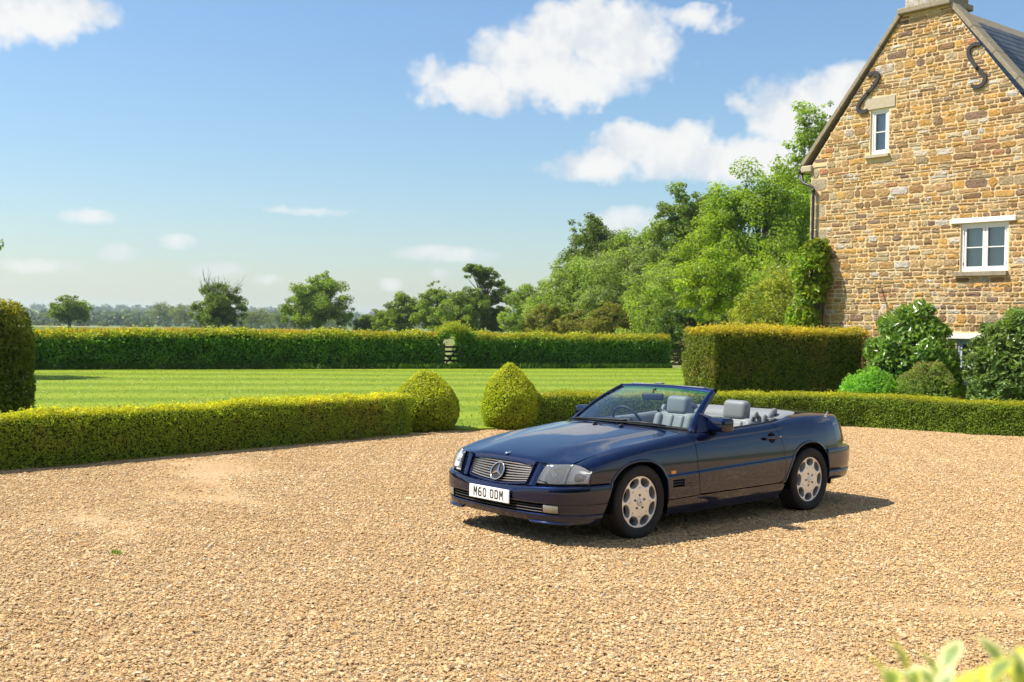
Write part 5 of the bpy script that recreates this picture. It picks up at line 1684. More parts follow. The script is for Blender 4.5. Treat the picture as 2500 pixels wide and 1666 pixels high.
    grid_obj('scuttle', P, M['blacktrim'], CAR)
    # nozzles and wipers
    for y in (-.18, .16):
        box_obj('washer_nozzle', (-.50, y, .889), (.05, .028, .016), M['blacktrim'], CAR, Matrix.Rotation(.15, 3, 'Y'), .005, 1)
    tube_obj('wiper', [(-.60, -.62, .893), (-.62, -.35, .912), (-.635, .02, .922), (-.64, .1, .924)], .008, M['blacktrim'], CAR, 6)
    tube_obj('wiper', [(-.60, .02, .902), (-.635, .28, .918), (-.67, .55, .905)], .008, M['blacktrim'], CAR, 6)
    # bonnet badge
    V, F = lathe_vf([(.0001, .006), (.02, .006), (.026, .003), (.027, 0)], 20, 'z')
    b = link('bonnet_badge', mesh_np('bonnet_badge', V, F, True, M['chrome']), CAR); b.location = (.752, 0, .697); b.rotation_euler = (0, .30, 0)
    V, F = lathe_vf([(.0001, .0072), (.016, .0072), (.0165, .006)], 16, 'z'); link('badge_centre', mesh_np('badge_centre', V, F, True, simple('badge_blue', (.02, .06, .2), .3, noise=.05)), b)

    # nose panel behind lamps and grille --------------------------------
    ys = np.linspace(-.86, .86, 61); zs = np.linspace(.42, .655, 10)
    xb = pchip([0, .40, .49, .60, .72, .80, .87], [.872, .868, .856, .825, .755, .685, .62]); xt = pchip([0, .40, .535, .60, .72, .80, .87], [.793, .790, .775, .748, .662, .612, .585])
    P = np.zeros((61, 10, 3))
    for i, y in enumerate(ys):
        for j, z in enumerate(zs):
            t = (z - .49) / .16
            zz = z if z < .60 else z - max(0, abs(y) - .7) * .25
            P[i, j] = (float(xb(abs(y))) + (float(xt(abs(y))) - float(xb(abs(y)))) * t - .016, y, zz)
    grid_obj('nose_panel', P, M['blacktrim'], CAR)
    # painted cheeks between grille and lamps
    for s in (1,):
        P = np.zeros((10, 12, 3))
        for i, t in enumerate(np.linspace(0, 1, 12)):
            z = .470 + .185 * t
            y0 = .385 + .028 * t; y1 = .488 + .040 * t
            for j, u in enumerate(np.linspace(0, 1, 10)):
                y = y0 + (y1 - y0) * u
                x = (float(xb(y)) + (float(xt(y)) - float(xb(y))) * ((z - .49) / .16)) + .010 * math.sin(math.pi * min(1, u * 1.2)) - .004
                P[j, i] = (x, y, z)
        both(grid_obj('nose_cheek', P, M['paint'], CAR, flange=.02, flip=True))
    # grille ------------------------------------------------------------
    gr = empty('grille'); gr.parent = CAR
    gtop = lambda y: .636 - .010 * (y / .4) ** 2
    gbot = lambda y: .466 + .030 * (y / .38) ** 2
    gw = lambda t: .362 + .040 * t                       # half width, t from bottom 0 to top 1
    gx = lambda y, t: .886 + (.806 - .886) * t - .030 * (y / .4) ** 2
    P = np.zeros((17, 5, 3))
    for i, u in enumerate(np.linspace(-1, 1, 17)):
        for j, t in enumerate(np.linspace(-.02, 1.02, 5)):
            y = u * gw(t); P[i, j] = (gx(y, t) - .035, y, gbot(y) + (gtop(y) - gbot(y)) * t)
    grid_obj('grille_mesh', P, M['cavity'], gr)
    for k in range(8):
        t = (k + .5) / 8
        P = np.zeros((21, 5, 3))
        for i, u in enumerate(np.linspace(-1, 1, 21)):
            y = u * gw(t) * .985; z = gbot(y) + (gtop(y) - gbot(y)) * t; x = gx(y, t)
            for j, (dx, dz) in enumerate(((-.02, -.004), (-.002, -.0055), (.001, -.001), (-.004, .0045), (-.022, .0055))):
                P[i, j] = (x + dx, y, z + dz)
        grid_obj('grille_slat', P, M['slat'], gr, flip=True)
    # painted surround
    ring = []
    for (u0, t0, u1, t1) in ((-1, 0, 1, 0), (1, 0, 1, 1), (1, 1, -1, 1), (-1, 1, -1, 0)):
        for f in np.linspace(0, 1, 14, endpoint=False):
            ring.append((u0 + (u1 - u0) * f, t0 + (t1 - t0) * f))
    def gp_(u, t, ex, dx):
        y = u * (gw(t) + ex); tz = .5 + (t - .5) * (1 + 2 * ex / .17)
        return (gx(y, tz) + dx, y, gbot(u * gw(t)) + (gtop(u * gw(t)) - gbot(u * gw(t))) * tz)
    P = np.array([[gp_(u, t, 0, -.03), gp_(u, t, 0.001, .006), gp_(u, t, .008, .010), gp_(u, t, .018, .007), gp_(u, t, .022, -.02)] for u, t in ring + ring[:1]])
    grid_obj('grille_surround', P, M['paint'], gr, flip=False)
    # star emblem
    em = empty('star_emblem'); em.parent = CAR
    cx, cz = .868, .549; tilt = math.atan2(.08, .168)
    RM = Matrix.Translation((cx, 0, cz)) @ Matrix.Rotation(-tilt, 4, 'Y')
    def place(V): return [tuple(RM @ Vector(v)) for v in V]
    V, F = [], []
    Rr, rr = .078, .0065
    for i in range(40):
        a = 2 * math.pi * i / 40
        for k in range(8):
            b = 2 * math.pi * k / 8; V.append((rr * math.sin(b), (Rr + rr * math.cos(b)) * math.cos(a), (Rr + rr * math.cos(b)) * math.sin(a)))
    F = [(i * 8 + k, i * 8 + (k + 1) % 8, ((i + 1) % 40) * 8 + (k + 1) % 8, ((i + 1) % 40) * 8 + k) for i in range(40) for k in range(8)]
    link('emblem_ring', mesh_np('emblem_ring', place(V), F, True, M['chrome']), em)
    V, F = [(.012, 0, 0)], []
    for k in range(3):
        a = math.pi / 2 + k * 2 * math.pi / 3
        V.append((.002, (Rr) * math.cos(a), Rr * math.sin(a))); V.append((.002, .0145 * math.cos(a + math.pi / 3), .0145 * math.sin(a + math.pi / 3)))
    F = [(0, 1 + i, 1 + (i + 1) % 6) for i in range(6)]
    link('emblem_star', mesh_np('emblem_star', place(V), F, False, M['chrome']), em)
    V = [(-.006, 0, 0)] + [(-.006, .077 * math.cos(2 * math.pi * i / 32), .077 * math.sin(2 * math.pi * i / 32)) for i in range(32)]
    link('emblem_backing', mesh_np('emblem_backing', place(V), [(0, 1 + i, 1 + (i + 1) % 32) for i in range(32)], False, M['blacktrim']), em)

    # headlamps -----------------------------------------------------------
    bot = np.array([(.868, .492, .500), (.842, .60, .501), (.778, .72, .506), (.705, .80, .511), (.640, .868, .515)])
    top = np.array([(.797, .535, .648), (.770, .60, .656), (.684, .72, .661), (.634, .805, .642), (.606, .868, .606)])
    def curve(c, t):
        s = np.r_[0, np.cumsum(np.linalg.norm(np.diff(c, axis=0), axis=1))]; s /= s[-1]
        return np.stack([pchip(s, c[:, k])(t) for k in range(3)], -1)
    def lamp_surf(t0, t1, n, m, off):
        T_ = np.linspace(t0, t1, n); B_, U_ = curve(bot, T_), curve(top, T_)
        P = np.zeros((n, m, 3))
        for j, v in enumerate(np.linspace(0, 1, m)):
            P[:, j] = B_ * (1 - v) + U_ * v
        du = np.gradient(P, axis=0); dv = np.gradient(P, axis=1); N = unit(np.cross(du, dv))
        if N[..., 0].mean() < 0: N = -N
        vv = np.linspace(0, 1, m)[None, :, None]
        return P + N * (off + .014 * np.sin(math.pi * vv) ** .7)
    hl = empty('headlamp'); hl.parent = CAR
    grid_obj('lamp_glass', lamp_surf(.015, .56, 18, 10, .004), M['lens'], hl, flange=.012)
    P1 = lamp_surf(.03, .55, 14, 10, 0.0); c_ = P1.mean((0, 1)); k_ = lamp_surf(.03, .55, 14, 10, -.075)
    w_ = np.sin(np.linspace(0, math.pi, 14))[:, None, None] * np.sin(np.linspace(0, math.pi, 10))[None, :, None]
    grid_obj('lamp_reflector', (P1 - [.014, 0, 0]) * (1 - w_ ** .5) + k_ * w_ ** .5, M['reflector'], hl)
    grid_obj('indicator_glass', lamp_surf(.575, .985, 16, 10, .004), M['lens'], hl, flange=.012)
    P1 = lamp_surf(.58, .98, 12, 10, 0.0); k_ = lamp_surf(.58, .98, 12, 10, -.055); w_ = np.sin(np.linspace(0, math.pi, 12))[:, None, None] * np.sin(np.linspace(0, math.pi, 10))[None, :, None]
    grid_obj('indicator_reflector', (P1 - [.014, 0, 0]) * (1 - w_ ** .5) + k_ * w_ ** .5, M['reflector'], hl)
    V, F = lathe_vf([(.0001, .03), (.012, .025), (.016, .01), (.016, -.02)], 12, 'z')
    bu = link('indicator_bulb', mesh_np('indicator_bulb', V, F, True, M['amber']), hl); bu.location = (.655, .795, .565); bu.rotation_euler = (0, 1.2, .8)
    V, F = lathe_vf([(.0001, .022), (.016, .016), (.022, 0), (.020, -.015)], 14, 'z')
    bs = link('bulb_shield', mesh_np('bulb_shield', V, F, True, M['chrome']), hl); bs.location = (.785, .62, .575); bs.rotation_euler = (0, 1.35, .35)
    tube_obj('lamp_wiper', [(.855, .60, .488), (.852, .60, .508), (.868, .58, .520), (.878, .525, .527)], [.009, .008, .006, .005], M['blacktrim'], hl, 6)
    h2 = hl.copy(); COL.objects.link(h2); h2.scale = (1, -1, 1); h2.parent = CAR
    for ch in list(hl.children):
        c2 = ch.copy(); COL.objects.link(c2); c2.parent = h2
    # lamp surround strip, painted, on the wing side
    # bumpers ----------------------------------------------------------------
    fb = np.array([(.20, .899), (.35, .896), (.5, .889), (.6, .872), (.69, .836), (.765, .782), (.825, .71), (.868, .62), (.90, .50), (.925, .34), (.94, .17), (.945, 0)])
    rb = np.array([(-2.70, .899), (-2.85, .896), (-3.0, .888), (-3.15, .865), (-3.27, .825), (-3.36, .762), (-3.425, .67), (-3.465, .55), (-3.49, .38), (-3.503, .19), (-3.507, 0)])
    def path(pts):
        full = np.vstack([pts, (pts[::-1] * [1, -1])[1:]]); s = np.r_[0, np.cumsum(np.linalg.norm(np.diff(full, axis=0), axis=1))]
        fx, fy = pchip(s, full[:, 0]), pchip(s, full[:, 1])
        # smooth by sampling densely and averaging
        t = np.linspace(0, s[-1], 400); q = np.c_[fx(t), fy(t)]
        for _ in range(10):
            q[1:-1] = (q[:-2] + 2 * q[1:-1] + q[2:]) / 4
        def f(t_):
            t_ = np.asarray(t_, float); x = np.interp(t_, t, q[:, 0]); y = np.interp(t_, t, q[:, 1])
            e = .01; dx = np.interp(t_ + e, t, q[:, 0]) - np.interp(t_ - e, t, q[:, 0]); dy = np.interp(t_ + e, t, q[:, 1]) - np.interp(t_ - e, t, q[:, 1])
            T = unit(np.stack([dx, dy], -1)); 
            return np.stack([x, y], -1), T
        return f, s[-1], t, q
    def band(name, pf, L, tq, qq, rows, x_edge, n=90, parent=CAR, mat=None, y_lim=None, y_from=None, sgn=1, flange=.0, half=False):
        """rows: list of (z or function of y, offset)"""
        cols = []
        for (zf, off) in rows:
            z0 = zf(0.9) if callable(zf) else zf
            if y_lim is not None:
                k = np.argmin(np.abs(qq[:len(qq) // 2, 1] - y_lim)); ta = tq[k]
            else:
                xe = x_edge(z0); k = np.argmin(np.abs(qq[:len(qq) // 2, 0] - xe)); ta = tq[k]
            tb = L - ta
            if y_from is not None:
                k2 = np.argmin(np.abs(qq[:len(qq) // 2, 1] - y_from)); tb = tq[k2]
            t = np.linspace(ta, tb, n); p, T = pf(t)
            N = np.stack([T[:, 1], -T[:, 0]], -1) * sgn
            p = p + N * off
            z = np.array([zf(abs(y)) if callable(zf) else zf for y in p[:, 1]])
            cols.append(np.c_[p, z])
        P = np.stack(cols, 1)
        return grid_obj(name, P, mat or M['paint'], parent, flange=flange, flip=(sgn > 0))
    pf, L, tq, qq = path(fb)
    xe = lambda z: .378 + (.495 - z) / .32 * .122
    zt_b = pchip([0, .25, .45, .6, .75, .9], [.447, .455, .470, .480, .488, .500])
    fbp = empty('front_bumper'); fbp.parent = CAR
    T = lambda d: (lambda y: float(zt_b(y)) + d)
    band('bumper_skin', pf, L, tq, qq, [(T(0.002), -.085), (T(0.001), -.03), (T(0), -.014), (T(-.006), -.004), (T(-.016), .001), (T(-.03), .003), (.425, .005), (.40, .005), (.37, .004), (.352, .0025), (.341, .0015), (.340, -.03)], xe, parent=fbp, sgn=-1)
    band('bumper_corner', pf, L, tq, qq, [(.3395, .0012), (.325, .0), (.30, -.003), (.28, -.006), (.262, -.009), (.2565, -.0105), (.256, -.03)], xe, n=40, parent=fbp, y_from=.715, sgn=-1)
    o = [c for c in fbp.children if c.name.startswith('bumper_corner')][0]; both(o)
    zlow = pchip([0, .40, .455, .50, .9], [.192, .190, .176, .172, .180])
    TL = lambda d: (lambda y: float(zlow(y)) + d)
    band('bumper_apron', pf, L, tq, qq, [(.2525, -.03), (.252, -.0115), (.24, -.0135), (.22, -.018), (TL(.022), -.024), (TL(.010), -.028), (TL(.002), -.031), (TL(-.003), -.038), (TL(-.004), -.12)], xe, parent=fbp, sgn=-1)
    # splitter lips
    for s in (1, -1):
        P = []
        for y in np.linspace(.45, .80, 12):
            k = np.argmin(np.abs(qq[:len(qq) // 2, 1] - y)); p, T_ = pf(np.array([tq[k]])); p = p[0]; N = np.array([T_[0][1], -T_[0][0]]); N = N if N @ p > 0 else -N
            f = math.sin(math.pi * min(1, max(0, (y - .45) / .35 * .85 + .15))) ** .6
            w = .012 * f
            P.append([np.r_[p + N * -.024, .196], np.r_[p + N * (-.018 + w * .5), .190], np.r_[p + N * (-.014 + w), .178], np.r_[p + N * (-.03), .170]])
        P = np.array(P) * [1, s, 1]
        grid_obj('splitter_lip', P, M['paint'], fbp, flip=(s < 0))
    # intake with bars
    band('intake_backing', pf, L, tq, qq, [(.345, -.05), (.25, -.05)], xe, parent=fbp, y_lim=.72, mat=M['cavity'], n=40, sgn=-1)
    for z in (.270, .293, .316):
        band('intake_bar', pf, L, tq, qq, [(z + .006, -.04), (z + .005, -.014), (z - .001, -.010), (z - .005, -.016), (z - .006, -.04)], xe, parent=fbp, y_lim=.575, mat=M['blacktrim'], n=40, sgn=-1)
    fg = band('fog_lamp', pf, L, tq, qq, [(.333, -.02), (.331, -.004), (.325, -.001), (.275, -.003), (.268, -.007), (.264, -.02)], xe, parent=fbp, y_lim=.706, y_from=.588, mat=M['foglens'], n=10, sgn=-1)
    both(fg)
    # number plate
    npl = box_obj('number_plate', (.958, 0, .362), (.012, .520, .112), M['plate'], CAR, None, .003, 1)
    def rr(x0, y0, x1, y1, r, n=5, sharp_left=False):
        pts = []
        for (cx_, cy_, a0) in ((x1 - r, y1 - r, 0), (x0 + r, y1 - r, 90), (x0 + r, y0 + r, 180), (x1 - r, y0 + r, 270)):
            for k in range(n):
                t = math.radians(a0 + 90 * k / (n - 1)); 
                if sharp_left and a0 in (90, 180): pts.append((x0, y1 if a0 == 90 else y0))
                else: pts.append((cx_ + r * math.cos(t), cy_ + r * math.sin(t)))
        return pts
    LV, LF = [], []
    def quad(ps):
        k = len(LV); LV.extend(ps); LF.append(list(range(k, k + len(ps))))
    def ringp(o_, i_):
        k = len(LV); n = len(o_); LV.extend(o_); LV.extend(i_)
        for q in range(n): LF.append([k + q, k + (q + 1) % n, k + n + (q + 1) % n, k + n + q])
    def glyph(ch, x):
        w, h, s = .047, .079, .0125
        if ch == 'M':
            quad([(x, 0), (x + s * .92, 0), (x + s * .92, h), (x, h)]); quad([(x + w - s * .92, 0), (x + w, 0), (x + w, h), (x + w - s * .92, h)])
            quad([(x + s * .3, h), (x + s * 1.15, h), (x + w / 2 + s * .42, .026), (x + w / 2 - s * .42, .026)]); quad([(x + w - s * 1.15, h), (x + w - s * .3, h), (x + w / 2 + s * .42, .026), (x + w / 2 - s * .42, .026)])
        elif ch in '0O': ringp(rr(x, 0, x + w, h, .020), rr(x + s, s, x + w - s, h - s, .010))
        elif ch == 'D': ringp(rr(x, 0, x + w, h, .020, sharp_left=True), rr(x + s, s, x + w - s, h - s, .010, sharp_left=True))
        elif ch == '6':
            ringp(rr(x, 0, x + w, .048, .018), rr(x + s, s, x + w - s, .048 - s, .009))
            quad([(x, .02), (x + s, .02), (x + s, h - .022), (x + .024, h - s), (x + w * .82, h - s), (x + w * .82, h), (x + .020, h), (x + .006, h - .007), (x, h - .022)])
    x = -.199
    for ch in 'M60 ODM':
        if ch == ' ': x += .033; continue
        glyph(ch, x); x += .061
    z0 = .362 - .0395
    V = [(.9646, px, z0 + pz) for px, pz in LV]
    link('plate_lettering', mesh_np('plate_lettering', V, LF, False, M['ink']), npl)

    # rear bumper
    pf2, L2, tq2, qq2 = path(rb)
    xe2 = lambda z: -2.778 - (.575 - z) * .16
    rbp = empty('rear_bumper'); rbp.parent = CAR
    band('bumper_skin', pf2, L2, tq2, qq2, [(.601, -.09), (.601, -.012), (.596, -.003), (.585, .001), (.55, .003), (.50, .003), (.45, .001), (.385, -.004), (.382, -.010)], xe2, parent=rbp, sgn=1)
    band('bumper_apron', pf2, L2, tq2, qq2, [(.378, -.010), (.375, -.005), (.34, -.010), (.30, -.02), (.285, -.03), (.283, -.15)], xe2, parent=rbp, sgn=1)

    # tail lamps
    for (a0, a1, mt) in ((-3.24, -3.42, 'amber'), (-3.423, -3.95, 'redlens')):
        aa = np.linspace(a0, a1, 14); qv = np.linspace(.648, .815, 25)
        rib = np.where(np.arange(25) % 4 == 0, .004, .010)
        P = side(aa[:, None] * np.ones((1, 25)), qv[None, :] * np.ones((14, 1)), rib[None, :])
        both(grid_obj('tail_lamp', P, M[mt], CAR, flange=.012))
    # boot lid
    yy = np.linspace(-1, 1, 31); xx = np.linspace(-2.635, -3.36, 22)
    P = np.zeros((22, 31, 3))
    for i, x in enumerate(xx):
        e = min(.66, float(plan(max(x, -3.2))[0][1] - _dt(max(x, -3.2))) - .006) if x > -3.2 else .60 - (-3.2 - x) * .35
        for j, v in enumerate(yy):
            ze = float(_zt(max(x, -3.25))); zc_ = .968 - .045 * ((-2.635 - x) / .72) ** 2
            zz = ze + (zc_ - ze) * (1 - abs(v) ** 2.4)
            if x < -3.30: zz -= (-3.30 - x) * .15
            P[i, j] = (x, v * e, zz - .002)
    grid_obj('boot_lid', P, M['paint'], CAR, flange=.02, flip=True)
    P = []
    for v in np.linspace(-1, 1, 25):
        P.append([(-3.36, v * .55, .915), (-3.395, v * .56, .89), (-3.41, v * .58, .82), (-3.41, v * .6, .62)])
    grid_obj('tail_panel', np.array(P), M['paint'], CAR)
    V, F = lathe_vf([(.013, 0), (.011, .012), (.006, .045), (.004, .062), (.0001, .066)], 12, 'z')
    an = link('aerial_stub', mesh_np('aerial_stub', V, F, True, M['chrome']), CAR); an.location = tuple(side(np.array([-2.93]), np.array([.90]))[0]); an.rotation_euler = (-.35, -.2, 0)

    # windscreen ----------------------------------------------------------------
    nb, nt = 25, 14
    base = lambda v: np.array([-.630 - .15 * abs(v) ** 2.2, v * .735, .904 - .030 * abs(v) ** 2])
    head = lambda v: np.array([-1.262 - .038 * abs(v) ** 2, v * .565, 1.226 - .020 * abs(v) ** 2])
    def scr(v, t):
        b, h = base(v), head(v); n = np.array([.46, 0, .89])
        return b * (1 - t) + h * t + n * .035 * math.sin(math.pi * t) * (1 - .3 * v * v)
    vs = np.linspace(-1, 1, nb)
    P = np.array([[scr(v, t) for t in np.linspace(0, .86, nt)] for v in vs]); grid_obj('windscreen', P, M['screen'], CAR)
    P = np.array([[scr(v, t) for t in np.linspace(.86, .985, 4)] for v in vs]); grid_obj('sun_band', P, M['tint'], CAR)
    # screen seal
    P = np.array([[scr(v, .0) + [.012, 0, .001], scr(v, .0) + [0, 0, .006], scr(v, .03) + [.002, 0, .004]] for v in vs]); grid_obj('screen_seal', P, M['blacktrim'], CAR)
    # A pillars, header
    for s in (1, -1):
        P = []
        for t in np.linspace(-.05, 1.0, 18):
            c = scr(s * 1.0, max(t, 0)) if t >= 0 else scr(s, 0) + (scr(s, 0) - scr(s, .05))
            w = .058 - .022 * t; ax = unit(scr(s, min(t + .05, 1)) - scr(s, max(t - .05, 0)))
            o_ = np.array([-.45, s * .85, .1]); o_ = unit(o_ - ax * (o_ @ ax)); f_ = unit(np.cross(ax, o_)) * (1 if s < 0 else -1)
            if f_[0] < 0: f_ = -f_
            ring_ = [(-.006, .010), (-.004, .016), (.3 * w, .017), (.75 * w, .010), (w, -.008), (w * 1.02, -.030), (.5 * w, -.038), (-.004, -.026), (-.006, .010)]
            P.append([c + o_ * a + f_ * b for a, b in ring_])
        grid_obj('windscreen_pillar', np.array(P), M['paint'], CAR, flip=(s > 0))
        P = []
        for t in np.linspace(.02, 1.0, 14):
            c = scr(s, t); w = .058 - .022 * t; P.append(c + np.array([-.020, s * (w * .8 + .0), -.022]))
        tube_obj('pillar_seal', P, .010, M['blacktrim'], CAR, 6)
    P = []
    for v in np.linspace(-1.05, 1.05, 27):
        c = head(np.clip(v, -1, 1)) + [0, (v - np.clip(v, -1, 1)) * .56, 0]
        P.append([c + np.array(q) for q in ((.022, 0, -.012), (.012, 0, .006), (-.012, 0, .014), (-.045, 0, .010), (-.056, 0, -.008), (-.04, 0, -.022), (.0, 0, -.02), (.022, 0, -.012))])
    grid_obj('windscreen_header', np.array(P), M['paint'], CAR, flip=True)
    for y in (-.29, .30):
        box_obj('sun_visor', (-1.385, y, 1.222), (.15, .34, .016), M['greytrim'], CAR, Matrix.Rotation(-.12, 3, 'Y'), .007, 2, True)
    box_obj('roof_latch', (-1.345, -.12, 1.246), (.05, .10, .014), M['greytrim'], CAR, None, .005, 1)
    # interior mirror
    im = box_obj('interior_mirror', (-1.08, .03, 1.128), (.035, .23, .068), M['dash'], CAR, Matrix.Rotation(.25, 3, 'Z'), .016, 3, True)
    tube_obj('mirror_stalk', [(-1.09, .02, 1.15), (-1.12, 0, 1.19), (-1.16, 0, 1.20)], .009, M['dash'], im, 6)

    # door mirrors
    def dmirror(s):
        d = empty('door_mirror'); d.parent = CAR
        bm = bmesh.new(); vs_ = box_bm(bm, (0, 0, 0), (.165, .205, .132), None, .034, 4)
        for v in bm.verts:
            if v.co.x < -.03: v.co.x = -.03 + (v.co.x + .03) * .75
            v.co.z *= 1 - .10 * (v.co.y / .1) * (1 if True else 0) * .3
        bmesh.ops.transform(bm, matrix=Matrix.Translation((-1.025, .905, .925)) @ Matrix.Rotation(-.12, 4, 'Z'), verts=bm.verts)
        link('mirror_shell', bm_mesh('mirror_shell', bm, M['paint'], True), d)
        box_obj('mirror_glass', (-1.098, .912, .925), (.010, .165, .10), M['mirrorglass'], d, Matrix.Rotation(-.12, 3, 'Z'), .004, 1)
        # sail and arm
        V = [(-.80, .775, .850), (-1.02, .780, .850), (-1.05, .765, .90), (-.965, .725, 1.02), (-.925, .728, 1.02)]
        V2 = [(-.965, .835, .868), (-1.06, .83, .868), (-1.075, .83, .90), (-1.05, .83, .975), (-.985, .83, .970)]
        F = [(0, 1, 2, 3, 4)[::-1], (5, 6, 7, 8, 9)] + [(i, (i + 1) % 5, 5 + (i + 1) % 5, 5 + i) for i in range(5)]
        link('mirror_arm', mesh_np('mirror_arm', V + V2, F, False, M['paint']), d)
        return d
    dm = dmirror(1)
    d2 = dm.copy(); COL.objects.link(d2); d2.parent = CAR; d2.scale = (1, -1, 1); d2.location = (-.075, .03, 0)
    for ch in list(dm.children):
        c2 = ch.copy(); COL.objects.link(c2); c2.parent = d2

    # interior --------------------------------------------------------------
    P = []
    for v in np.linspace(-1, 1, 21):
        hood = .035 * math.exp(-((v * .70 + .37) / .17) ** 2)
        P.append([(-.655 - .15 * abs(v) ** 2.2, v * .69, .895 - .02 * v * v), (-.78, v * .70, .885), (-.92, v * .71, .878 + hood), (-1.01, v * .71, .862 + hood), (-1.045, v * .71, .82), (-1.00, v * .71, .70), (-.95, v * .71, .45)])
    grid_obj('dashboard', np.array(P), M['dash'], CAR)
    bm = bmesh.new(); box_bm(bm, (-1.65, 0, .28), (1.6, 1.46, .04)); link('floor_carpet', bm_mesh('floor_carpet', bm, M['carpet']), CAR)
    box_obj('centre_console', (-1.55, 0, .45), (1.0, .2, .32), M['greytrim'], CAR, None, .04, 3, True)
    # door trims and belt rails
    xs_ = np.linspace(-.74, -2.02, 16)
    rows = []
    tp = side(xs_, np.full(16, 1.0))
    rows = [np.c_[tp[:, 0], tp[:, 1], tp[:, 2] + .001], np.c_[tp[:, 0], tp[:, 1] - .03, tp[:, 2] + .004], np.c_[tp[:, 0], tp[:, 1] - .07, tp[:, 2] - .012], np.c_[tp[:, 0], tp[:, 1] - .085, tp[:, 2] - .06], np.c_[tp[:, 0], tp[:, 1] - .075, tp[:, 2] - .2], np.c_[tp[:, 0], tp[:, 1] - .09, np.full(16, .30)]]
    both(grid_obj('door_trim', np.stack(rows, 1), M['greytrim'], CAR, flip=True))
    rows = [np.c_[tp[:, 0], tp[:, 1] - .004, tp[:, 2] - .002], np.c_[tp[:, 0], tp[:, 1] - .006, tp[:, 2] + .012], np.c_[tp[:, 0], tp[:, 1] - .022, tp[:, 2] + .013], np.c_[tp[:, 0], tp[:, 1] - .026, tp[:, 2]]]
    both(grid_obj('window_seal', np.stack(rows, 1), M['blacktrim'], CAR, flip=True))

    def seat(y0, outer):
        s = empty('seat'); s.parent = CAR
        box_obj('cushion', (-1.52, y0, .50), (.56, .52, .18), M['leather'], s, Matrix.Rotation(.08, 3, 'Y'), .055, 4, True)
        ry = Matrix.Rotation(-.34, 3, 'Y')
        box_obj('backrest', (-1.895, y0, .69), (.15, .48, .46), M['leather'], s, ry, .05, 4, True)
        for k in (-1, 1):
            box_obj('bolster', (-1.855, y0 + k * .205, .68), (.17, .10, .44), M['leather'], s, ry, .045, 4, True)
        for k in (-.07, .07):
            box_obj('backrest_flute', (-1.838, y0 + k, .70), (.08, .132, .40), M['leather'], s, ry, .03, 3, True)
        box_obj('headrest', (-1.955, y0, .985), (.125, .285, .205), M['leather'], s, Matrix.Rotation(-.12, 3, 'Y'), .052, 5, True)
        # belt frame on the outer shoulder: four sided ring
        fy = y0 + outer * .215
        outl = [(-1.885, .79), (-1.935, .955), (-1.955, .985), (-1.985, .985), (-2.055, .895), (-2.075, .79)]
        hol = [(-1.935, .875), (-1.957, .945), (-1.985, .945), (-2.020, .885), (-2.026, .86), (-1.94, .845)]
        V, F = [], []
        for yy_ in (fy - .022, fy + .022):
            V += [(px, yy_, pz) for px, pz in outl] + [(px, yy_, pz) for px, pz in hol]
        for q in range(6):
            p_ = (q + 1) % 6
            F += [(q, p_, 6 + p_, 6 + q), (12 + q, 18 + q, 18 + p_, 12 + p_), (q, 12 + q, 12 + p_, p_), (6 + q, 6 + p_, 18 + p_, 18 + q)]
        me = mesh_np('belt_frame', V, F, False, M['greytrim'])
        bm = bmesh.new(); bm.from_mesh(me); bmesh.ops.recalc_face_normals(bm, faces=bm.faces); bmesh.ops.bevel(bm, geom=list(bm.edges), offset=.006, segments=2, affect='EDGES'); bm.to_mesh(me); bm.free()
        link('belt_frame', me, s)
        box_obj('belt_shell', (-2.02, fy + outer * .02, .865), (.07, .12, .20), M['greytrim'], s, ry, .025, 3, True)
        tube_obj('seat_belt', [(-1.93, fy + outer * .01, .935), (-1.885, fy, .86), (-1.80, fy - outer * .04, .62), (-1.62, y0 + outer * .22, .52)], [.012, .012, .012, .012], M['dash'], s, 5)
        return s
    seat(.37, 1); seat(-.37, -1)
    # steering wheel
    sw = empty('steering_wheel'); sw.parent = CAR; sw.location = (-1.17, -.37, .835); sw.rotation_euler = (0, -1.12, 0)
    V, F = [], []
    for i in range(36):
        a = 2 * math.pi * i / 36
        for k in range(8):
            b = 2 * math.pi * k / 8; V.append(((.188 + .0145 * math.cos(b)) * math.cos(a), (.188 + .0145 * math.cos(b)) * math.sin(a), .0145 * math.sin(b)))
    F = [(i * 8 + k, i * 8 + (k + 1) % 8, ((i + 1) % 36) * 8 + (k + 1) % 8, ((i + 1) % 36) * 8 + k) for i in range(36) for k in range(8)]
    link('rim', mesh_np('rim', V, F, True, M['dash']), sw)
    box_obj('hub', (0, 0, -.02), (.15, .17, .06), M['dash'], sw, None, .025, 3, True)
    for k in (-1, 1): box_obj('spoke', (0, k * .12, -.008), (.06, .13, .018), M['dash'], sw, None, .008, 2, True)
    # padded tonneau round the back of the cockpit
    th = np.linspace(-1, 1, 33)
    def sup(t, a, b, x0, pw):
        an = t * math.pi / 2; return np.array([x0 - a * abs(math.cos(an)) ** pw, b * np.sign(math.sin(an)) * abs(math.sin(an)) ** pw])
    P = []
    for t in th:
        i0 = sup(t, .36, .60, -2.03, .55); i1 = sup(t, .45, .655, -2.04, .50); o1 = sup(t, .60, .70, -2.05, .38)
        e = .9 - .02 * abs(t)
        P.append([(*i0, .66), (*i0, .86), (*(i0 * .85 + i1 * .15), .915), (*(i0 * .5 + i1 * .5), .945 - .03 * abs(t) ** 3), (*i1, .958 - .045 * abs(t) ** 4), (*(i1 * .5 + o1 * .5), .966 - .055 * abs(t) ** 4), (*o1, .966 - .062 * abs(t) ** 4)])
    grid_obj('tonneau_trim', np.array(P), M['greytrim'], CAR, flip=False)
